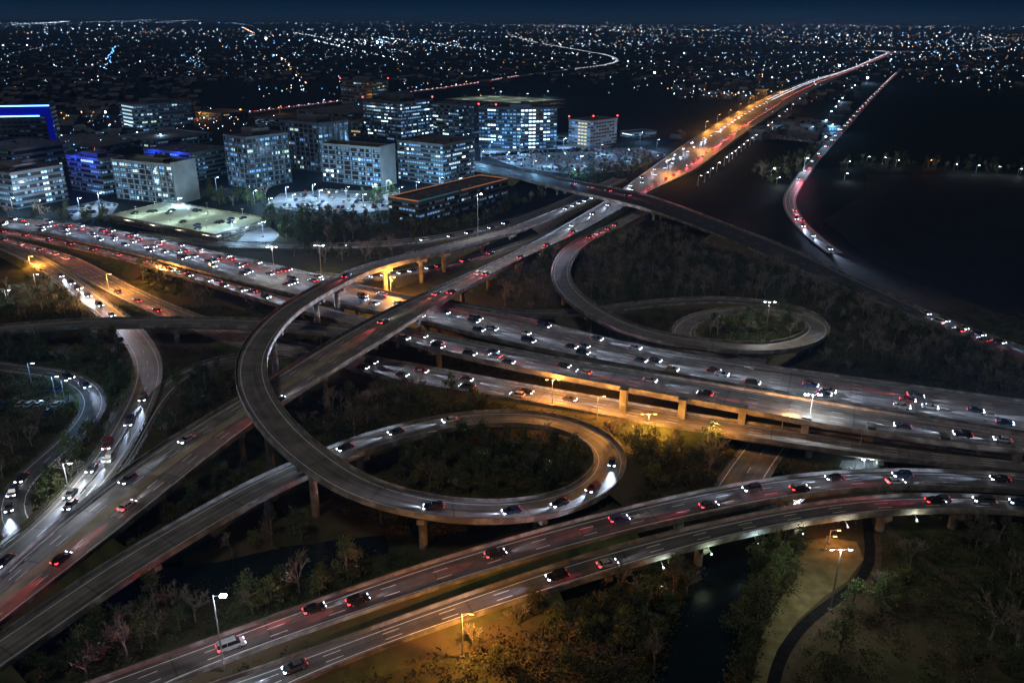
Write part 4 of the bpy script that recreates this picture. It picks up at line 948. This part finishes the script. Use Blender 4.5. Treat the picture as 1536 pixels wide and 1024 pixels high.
# poly in photo pixels, spacing m, kind weights (bare, dark, olive), where
REG = [
 ([(0,508),(120,500),(185,503),(212,545),(205,590),(160,665),(140,650),(150,600),(130,575),(60,550),(0,545)], 8, (2,5,2), 'wood left of the slip road'),
 ([(240,605),(290,560),(355,542),(372,580),(250,652),(150,735),(180,695)], 8, (4,4,2), 'wood between slip road and trunk flyover'),
 ([(0,430),(60,430),(110,450),(160,480),(0,486)], 9, (5,2,1), 'left edge wood above the connector ramp'),
 ([(130,600),(142,612),(118,655),(70,700),(40,745),(60,780),(100,750),(150,690),(180,640),(160,640)], 9, (2,4,3), 'verge between side street and slip road'),
 ([(0,650),(90,640),(120,612),(100,650),(20,712),(0,740)], 9, (4,2,1), 'left edge wood by the side street'),
 ([(392,640),(455,690),(420,705),(190,830),(160,820),(230,765),(300,705)], 6.5, (1,6,4), 'slope between trunk flyover and lower ramp'),
 ([(570,690),(640,655),(720,645),(800,645),(870,665),(893,695),(870,725),(800,745),(700,750),(620,735)], 6.8, (1,5,4), 'wood inside the big loop'),
 ([(425,610),(470,590),(560,585),(640,600),(560,650),(500,672),(470,665)], 6.5, (9,1,0), 'bare wood left of the big loop'),
 ([(600,590),(760,606),(860,622),(780,617),(690,617),(630,625)], 8, (3,3,3), 'strip between amber freeway and big loop'),
 ([(450,745),(520,765),(660,795),(780,785),(700,818),(560,868),(500,880),(520,830),(440,800),(330,800),(380,765)], 6.8, (5,4,2), 'wood below the big loop'),
 ([(160,850),(300,795),(330,800),(440,800),(520,830),(430,836),(330,850),(290,862),(235,860)], 6.5, (2,3,4), 'green bank above the pond'),
 ([(1125,258),(1185,240),(1228,222),(1192,276),(1140,276)], 11, (2,4,4), 'grove at the start of the straight street'),
 ([(1245,240),(1536,246),(1600,262),(1536,264),(1260,256)], 16, (3,4,2), 'tree line across the black field'),
 ([(0,1010),(120,925),(220,890),(290,920),(320,945),(200,1005),(120,1024),(0,1024)], 6.8, (6,3,1), 'wood at the lower left corner'),
 ([(340,930),(440,880),(540,860),(520,880),(380,928)], 7.5, (4,3,1), 'bank between pond and foreground freeway'),
 ([(870,885),(960,850),(1050,825),(1072,840),(1045,900),(1010,990),(990,1024),(830,1024),(810,960)], 7.0, (6,4,2), 'wood left of the creek'),
 ([(700,940),(860,885),(830,1024),(640,1024),(620,1010)], 14, (3,1,3), 'amber lit slope at the bottom'),
 ([(1100,850),(1140,810),(1205,790),(1200,850),(1160,900),(1135,960),(1120,1024),(1075,1024),(1090,930)], 6.5, (1,8,3), 'bank right of the creek'),
 ([(1320,790),(1345,805),(1340,850),(1310,880),(1260,925),(1230,960),(1205,1024),(1250,1024),(1280,950),(1350,900),(1370,850)], 8.5, (1,6,2), 'line of trees beside the footpath'),
 ([(1440,780),(1536,775),(1536,1024),(1440,1024),(1470,900)], 9, (5,4,1), 'dark wood at lower right corner'),
 ([(700,455),(760,420),(835,385),(838,430),(862,462),(800,468)], 6.8, (9,2,0), 'wood between trunk flyover and upper loop'),
 ([(872,395),(900,365),(1000,350),(1090,385),(1180,405),(1280,450),(1400,505),(1536,560),(1536,595),(1400,570),(1300,545),(1255,490),(1180,455),(1090,446),(1000,448),(900,455),(860,430)], 7.2, (9,3,0), 'bare wood behind the small loop'),
 ([(1040,505),(1050,488),(1090,478),(1150,476),(1200,487),(1205,503),(1160,512),(1090,512)], 7.5, (2,4,5), 'clearing inside the small loop'),
 ([(1080,528),(1180,530),(1260,520),(1300,548),(1380,570),(1500,590),(1300,565),(1140,542)], 7.5, (4,4,2), 'strip below the small loop'),
 ([(900,650),(960,655),(1090,680),(1100,705),(1000,735),(940,735),(935,690)], 7.5, (4,2,5), 'amber lit hollow right of the big loop'),
 ([(1150,690),(1250,690),(1330,700),(1230,703),(1150,712)], 9, (1,1,5), 'amber lit strip under the freeway'),
 ([(390,320),(440,318),(560,330),(600,320),(640,345),(720,330),(790,300),(830,290),(700,345),(560,362),(430,366),(400,345)], 8.5, (2,8,1), 'belt in front of office blocks'),
 ([(530,300),(590,285),(600,300),(560,312)], 8, (0,1,0), 'clump beside the lit parking lot'),
 ([(840,262),(900,256),(960,244),(985,252),(900,280),(850,275)], 9, (1,6,0), 'tree belt beyond the overpass'),
 ([(290,290),(330,292),(400,296),(395,312),(330,310)], 9, (1,6,0), 'trees beside the broad glass tower'),
 ([(110,322),(160,318),(160,340),(100,334),(0,325)], 9, (1,6,0), 'trees below the curved office block'),
 ([(190,400),(250,425),(320,455),(300,465),(230,440)], 9, (2,3,4), 'amber lit wedge under main freeway'),
 ([(350,470),(500,500),(480,505),(420,500)], 8, (1,4,2), 'grass patch under the loop ramp'),
 ([(600,395),(700,378),(780,370),(700,405),(620,435),(600,425)], 9, (6,1,2), 'wedge between slip road and trunk flyover'),
 ([(420,376),(560,376),(640,368),(560,395),(480,400)], 9, (6,2,1), 'slope below the frontage road')]
CRX = CR
def ok_tree(x, y, pad=2.2):
    d = np.hypot(FOOT[:, 0]-x, FOOT[:, 1]-y)
    if np.any(d < FOOT[:, 2]+pad): return False
    if np.any(np.hypot(CRX[:, 0]-x, CRX[:, 1]-y) < CRX[:, 2]/2+1.0): return False
    for c in (walk, ):
        if np.any(np.hypot(c[:, 0]-x, c[:, 1]-y) < 3.5): return False
    return True
TP = []
for poly, sp_m, wts, where in REG:
    dd_ = np.mean([np.linalg.norm(P(x, y, 0)) for x, y in poly]); sp_m *= .60 if dd_ < 230 else .70 if dd_ < 330 else .8
    W_ = np.array([P(x, y, 0)[:2] for x, y in poly]); x0, y0 = W_.min(0); x1, y1 = W_.max(0)
    y = y0
    while y < y1:
        x = x0
        while x < x1:
            qx, qy = x+random.uniform(-.45, .45)*sp_m, y+random.uniform(-.45, .45)*sp_m
            if px_in([tuple(w) for w in W_], (qx, qy)) and ok_tree(qx, qy):
                kd = random.choices(('bare', 'dark', 'olive'), wts)[0]; vi = random.choice([i for i, v in enumerate(VAR) if v[0] == kd])
                TP.append(dict(p=(qx, qy, -.1), v=vi, where=where, s=random.uniform(.62, 1.2), a=random.uniform(0, 6.28), D=math.hypot(qx, qy)))
            x += sp_m
        y += sp_m
for d in TP:
    d['px'] = proj((d['p'][0], d['p'][1], 3))
vis = [d for d in TP if -15 < d['px'][0] < 1550 and -5 < d['px'][1] < 1040]
vis.sort(key=lambda d: d['D']/d['s']); tind = vis[:295]; trest = vis[295:]
grp = {}
for d in tind: grp.setdefault((d['where'], VAR[d['v']][1]), []).append(d)
for (where, adj), v in grp.items():
    v.sort(key=lambda d: d['px'][0])
    for i, d in enumerate(v):
        sz = 'tall' if d['s'] > 1.0 else 'small' if d['s'] < .78 else 'medium'
        root = empty(VAR[d['v']][2], d['p'], d['a']); root.scale = (d['s'],)*3
        tag(root, '%s %s tree from left, %s, in %s' % (ordw(i), adj, sz, where), 'tree', 'trees of the '+where)
        link('trunk', VM[d['v']][0], root); link('crown', VM[d['v']][1], root)
# woodland beyond: one object per foliage kind
for kd, lab in (('bare', 'leafless woodland filling the far plots between the roads'), ('dark', 'dark evergreen woodland belts between the roads and the office blocks'), ('olive', 'olive green thickets in the farther plots between the roads')):
    VV = []; BV = []; BF = []; nb = 0
    for d in trest:
        v = VAR[d['v']]
        if v[0] != kd: continue
        V = v[4]; st = 2 if d['D'] < 300 else 4; V = V.reshape(-1, 4, 3)[random.randrange(st)::st]; cV = V.mean(1, keepdims=True); V = (cV+(V-cV)*(1.3 if st == 2 else 1.7)).reshape(-1, 3)
        ca, sa = math.cos(d['a'])*d['s'], math.sin(d['a'])*d['s']; X = np.stack([V[:, 0]*ca-V[:, 1]*sa+d['p'][0], V[:, 0]*sa+V[:, 1]*ca+d['p'][1], V[:, 2]*d['s']+d['p'][2]], 1); VV.append(X)
        if kd == 'bare' or random.random() < .4:
            T_ = np.array(v[3].v); X = np.stack([T_[:, 0]*ca-T_[:, 1]*sa+d['p'][0], T_[:, 0]*sa+T_[:, 1]*ca+d['p'][1], T_[:, 2]*d['s']+d['p'][2]], 1)
            fq = np.array([f for f in v[3].f if len(f) == 4]); BV.append(X); BF.append(fq+nb); nb += len(X)
    if not VV: continue
    VV = np.concatenate(VV); nV = len(VV); fq = np.arange(nV).reshape(-1, 4); mi = np.zeros(len(fq), int)
    if BV: fb_ = np.concatenate(BF)+nV; mi = np.r_[mi, np.ones(len(fb_), int)]; VV = np.vstack([VV]+BV); fq = np.vstack([fq, fb_])
    mm = {'bare': M['twig'], 'dark': M['leaf_dark'], 'olive': M['leaf_olive']}[kd]
    o = link('woodland', np_mesh('woodland', VV, fq, [mm, M['bark']], mi)); tag(o, lab, 'woodland', None, 'stuff')
LAWNW = [tuple(P(x, y, .1)[:2]) for x, y in [(1200,812),(1240,806),(1285,812),(1296,838),(1270,872),(1235,895),(1196,930),(1165,975),(1150,1040),(1125,1040),(1140,960),(1165,905),(1195,868)]]
# scrub and tall grass on the rough ground
def scrub(name, label, n, m, seed, x0, x1, y0, y1, hmax):
    rs = np.random.default_rng(seed); C = []
    tries = rs.uniform((x0, y0), (x1, y1), (n, 2))
    for x, y in tries:
        dn = math.sin(x*.07+seed)*math.sin(y*.06)+math.sin(x*.021)*.6
        if dn < rs.uniform(-.6, .7): continue
        if x > .36*y+8 and y < 190 and rs.uniform() < .7: continue
        if abs(x) < 0.66*y+40 and not px_in(LAWNW, (x, y)) and ok_tree(x, y, 1.0): C.append((x, y))
    V = []
    for x, y in C:
        k = 34; sz = rs.uniform(.7, 2.0); c = np.array([x, y, 0])+rs.normal(size=(k, 3))*np.array([sz*.8, sz*.8, 0]); c[:, 2] = np.abs(rs.normal(size=k))*sz*.45*hmax
        u = rs.normal(size=(k, 3)); u /= np.linalg.norm(u, axis=1)[:, None]; w = np.cross(u, rs.normal(size=(k, 3))); w /= np.linalg.norm(w, axis=1)[:, None]; s = rs.uniform(.25, .65, (k, 1)); V.append(np.stack([c-u*s*.6, c+w*s*.35, c+u*s*.6, c-w*s*.35], 1))
    V = np.concatenate(V).reshape(-1, 3); tag(link(name, np_mesh(name, V, np.arange(len(V)).reshape(-1, 4), [m])), label, 'ground cover', None, 'stuff')
scrub('dry_scrub', 'low dry brown scrub over the rough ground', 46000, M['scrub'], 1, -240, 260, 95, 330, 1.25)
scrub('green_scrub', 'low green scrub over the rough ground', 42000, M['scrub_green'], 5, -240, 260, 95, 330, 1.25)

# ------------------------------------------------------------------ far city
def blocked(x, y):
    for poly in ([(838,140),(1100,152),(1140,150),(1010,205),(985,222),(930,205),(845,165)], [(1176,185),(1205,155),(1285,148),(1240,185)], [(1290,120),(1340,118),(1420,130),(1640,150),(1640,228),(1290,228),(1250,215)], [(1215,262),(1640,262),(1640,900),(1280,420)], [(560,128),(650,128),(655,150),(640,200),(634,160)], [(0,58),(330,66),(330,72),(0,64)]):
        if px_in(poly, (x, y)): return True
    return False
LV = []; LF = []; LM = []; HB = MB()
LMATS = [emis('far_light_white', (.60, .82, 1.0), 10), emis('far_light_blue', (.14, .46, 1.0), 15), emis('far_light_warm', (1.0, .66, .34), 8), emis('far_light_sodium', (1.0, .42, .10), 8), emis('far_light_red', (1.0, .08, .06), 4), emis('far_light_bright', (.74, .88, 1.0), 36)]
OCT = np.array([(1, 0, 0), (0, 1, 0), (-1, 0, 0), (0, -1, 0), (0, 0, 1), (0, 0, -1)], float); OF = np.array([(0, 1, 4), (1, 2, 4), (2, 3, 4), (3, 0, 4), (1, 0, 5), (2, 1, 5), (3, 2, 5), (0, 3, 5)])
def far_light(px, py, m, k=1.0, z=None):
    hz = 29+ (px-768)*.0065
    py = max(py, hz+3.2)
    zz = random.choice((5, 7, 9, 14)) if z is None else z
    p = P(px, py, zz); D = np.linalg.norm(p-EYE); r = D/820*.34*k
    if z is None and k < 2:
        x_, y_ = p[0], p[1]; f_ = math.sin(x_/410+1.3)*math.sin(y_/530)+.7*math.sin(x_/170+y_/230)*math.sin(y_/140-x_/260)+.5*math.sin(x_/1300-y_/900)
        if f_ < random.uniform(-.35, .35): return
    LV.append(OCT*r+p); LF.append(OF+6*(len(LV)-1)); LM.extend([m]*8)
def cm():
    return random.choices((0, 1, 2, 3, 4, 5), (36, 28, 18, 10, 4, 4))[0]
n = 0
while n < 1700:
    px = random.uniform(-20, 1556); t = random.random(); py = 36+random.random()**1.7*130 + (px-768)*.0065
    dens = 1.0
    if px < 560: dens = 1.0 if 46 < py < 66 else (.42 if py > 72 else .5)
    elif px < 1150: dens = .95 if py < 110 else .35
    else: dens = .9 if py < 108 else .25
    if py < 41: dens *= .6
    if random.random() > dens or blocked(px, py): continue
    far_light(px, py, cm(), random.choice((.22, .28, .34, .4, .5, .65, .9))); n += 1
for k in range(240):   # bright belt at the upper left, along the horizon
    px = random.gauss(330, 230); py = 52+px*.018+random.gauss(0, 3); far_light(px, py, random.choice((0, 0, 0, 1, 5, 2)), random.choice((.5, .7, 1.0)))
for k in range(220):
    px = random.uniform(750, 1500); py = 42+(px-768)*.008+abs(random.gauss(0, 5)); far_light(px, py, random.choice((0, 0, 2, 2, 5, 3)), random.choice((.4, .6, .9)))
for k in range(125):     # lamps along the far streets
    px = random.uniform(-100, 1600); py = 35+(px-768)*.0065+random.random()**1.6*95
    p = P(px, py, 0); a = random.choice((.32, 1.9, .32, 1.9, .9, 2.5))+random.gauss(0, .05); L_ = random.uniform(500, 2600)*(.4+np.linalg.norm(p[:2])/4000); stp = random.uniform(38, 70)*(.6+np.linalg.norm(p[:2])/3500)
    m = random.choices((0, 1, 2, 3), (40, 25, 20, 18))[0]; kk = random.choice((.3, .38, .5, .7)); t = -L_/2
    while t < L_/2:
        q = (p[0]+math.cos(a)*t+random.gauss(0, 5), p[1]+math.sin(a)*t+random.gauss(0, 5), 8.); t += stp*random.uniform(.7, 1.4)
        if q[1] < 500: continue
        u, v = proj(q)
        if -20 < u < 1556 and v < 175 and not blocked(u, v) and not (v > 125 and 180 < u < 930): far_light(u, v, m if random.random() < .85 else 5, kk*random.uniform(.6, 1.3), 8.)
for cx, cy, sx, sy, nn in ((560,62,30,3,40),(1120,112,14,2,26),(1190,120,20,3,30),(1258,100,10,6,30),(1300,117,8,4,16),(1290,100,30,6,40),(1430,105,50,4,60),(1380,70,60,8,60),(960,130,50,4,50),(1085,140,26,3,40),(640,122,50,8,60),(740,112,30,5,40),(120,175,40,8,60),(90,215,40,12,50),(40,235,30,8,40),(330,185,50,8,40),(440,130,60,6,40),(880,60,60,12,60),(610,45,120,5,70)):
    for k in range(nn):
        far_light(random.gauss(cx, sx), random.gauss(cy, sy), cm(), random.choice((.4, .55, .75, 1.0)))
for cx, cy in ((566,64),(982,109),(1301,117),(1259,99),(399,58),(158,168)): far_light(cx, cy, 5, 2.6)
mV = np.concatenate(LV); mF = np.concatenate(LF)
tag(link('distant_city_lights', np_mesh('distant_city_lights', mV, mF, LMATS, LM)), 'countless tiny lights of the city spreading to the horizon', 'city lights', None, 'stuff')
for k in range(2600):
    px = random.uniform(-40, 1576); py = 40+random.random()**1.5*170
    if blocked(px, py) or (py > 128 and 300 < px < 1010): continue
    p = P(px, py, 0)
    if np.any(np.hypot(FOOT[:, 0]-p[0], FOOT[:, 1]-p[1]) < FOOT[:, 2]+12): continue
    a = random.uniform(0, 3.14); w, d, h = random.uniform(9, 22), random.uniform(8, 14), random.uniform(3.5, 8); ca, sa = math.cos(a), math.sin(a); HB.box((p[0], p[1], h/2), (w, d, h), M['house'], a)
    def at(x, y, z): return (p[0]+x*ca-y*sa, p[1]+x*sa+y*ca, z)
    r_ = d*.3
    HB.face([at(-w/2, -d/2-.3, h), at(w/2, -d/2-.3, h), at(w/2, 0, h+r_), at(-w/2, 0, h+r_)], M['roof']); HB.face([at(w/2, d/2+.3, h), at(-w/2, d/2+.3, h), at(-w/2, 0, h+r_), at(w/2, 0, h+r_)], M['roof'])
tag(HB.build('distant_houses'), 'dark low houses of the city spreading to the horizon', 'houses', None, 'stuff')

# ------------------------------------------------------------------ sky, moon light, camera
w = bpy.data.worlds.new("World"); scene.world = w; w.use_nodes = True; nt = w.node_tree
N = nt.nodes.new; bg = nt.nodes['Background']; sky = N('ShaderNodeTexSky'); sky.sky_type = 'NISHITA'; sky.sun_disc = False
sky.sun_elevation = math.radians(-6.0); sky.sun_rotation = math.radians(180); sky.altitude = 50
bg.inputs['Strength'].default_value = .1; nt.links.new(sky.outputs['Color'], bg.inputs['Color'])
# glow of the city in the night air, strongest at the horizon
tc = N('ShaderNodeTexCoord'); sx = N('ShaderNodeSeparateXYZ'); nt.links.new(tc.outputs['Generated'], sx.inputs['Vector'])
ra = N('ShaderNodeValToRGB'); e = ra.color_ramp.elements; e[0].position = 0.0; e[0].color = (.0042, .0205, .0480, 1); e[1].position = .5; e[1].color = (.0010, .0030, .0080, 1)
m1 = e.new(.022); m1.color = (.0012, .0090, .0265, 1); m2 = e.new(.08); m2.color = (.0006, .0030, .0105, 1)
nt.links.new(sx.outputs['Z'], ra.inputs['Fac']); b2 = N('ShaderNodeBackground'); nt.links.new(ra.outputs['Color'], b2.inputs['Color']); b2.inputs['Strength'].default_value = 1.0
ad = N('ShaderNodeAddShader'); nt.links.new(bg.outputs[0], ad.inputs[0]); nt.links.new(b2.outputs[0], ad.inputs[1]); nt.links.new(ad.outputs[0], nt.nodes['World Output'].inputs['Surface'])
sd = bpy.data.lights.new('moon', 'SUN'); sd.energy = .44; sd.angle = math.radians(12); sd.color = (1.0, .96, .90)
so = bpy.data.objects.new('moon', sd); COL.objects.link(so); so.rotation_euler = (math.radians(22), math.radians(-14), 0)
hb = MB(); hb.box((0, 0, 86), (170000, 170000, 184), M['glass']); ho = hb.build('haze'); ho.data.materials.clear()
hm = bpy.data.materials.new('night_haze'); hm.use_nodes = True; hn = hm.node_tree; hn.nodes.remove(hn.nodes['Principled BSDF']); pv = hn.nodes.new('ShaderNodeVolumePrincipled')
pv.inputs['Color'].default_value = (.22, .50, 1.0, 1); pv.inputs['Density'].default_value = HAZE; hn.links.new(pv.outputs[0], hn.nodes['Material Output'].inputs['Volume'])
ho.data.materials.append(hm); tag(ho, 'thin night haze over the whole city', 'haze', None, 'stuff');
cd = bpy.data.cameras.new('camera'); cam = bpy.data.objects.new('camera', cd); COL.objects.link(cam)
cd.sensor_width = 36; cd.lens = F/1536*36; cd.clip_start = 1; cd.clip_end = 90000
cam.matrix_world = Matrix(((RT[0], UP[0], -FWD[0], EYE[0]), (RT[1], UP[1], -FWD[1], EYE[1]), (RT[2], UP[2], -FWD[2], EYE[2]), (0, 0, 0, 1)))
scene.camera = cam
vs = scene.view_settings; vs.view_transform = 'Standard'; vs.look = 'None'; vs.exposure = 0; vs.gamma = 1
cy = scene.cycles; cy.use_denoising = True; cy.max_bounces = 4; cy.volume_bounces = 0; cy.diffuse_bounces = 2; cy.glossy_bounces = 2; cy.transmission_bounces = 2; cy.sample_clamp_indirect = 3.0; cy.use_light_tree = True; cy.caustics_reflective = False; cy.caustics_refractive = False
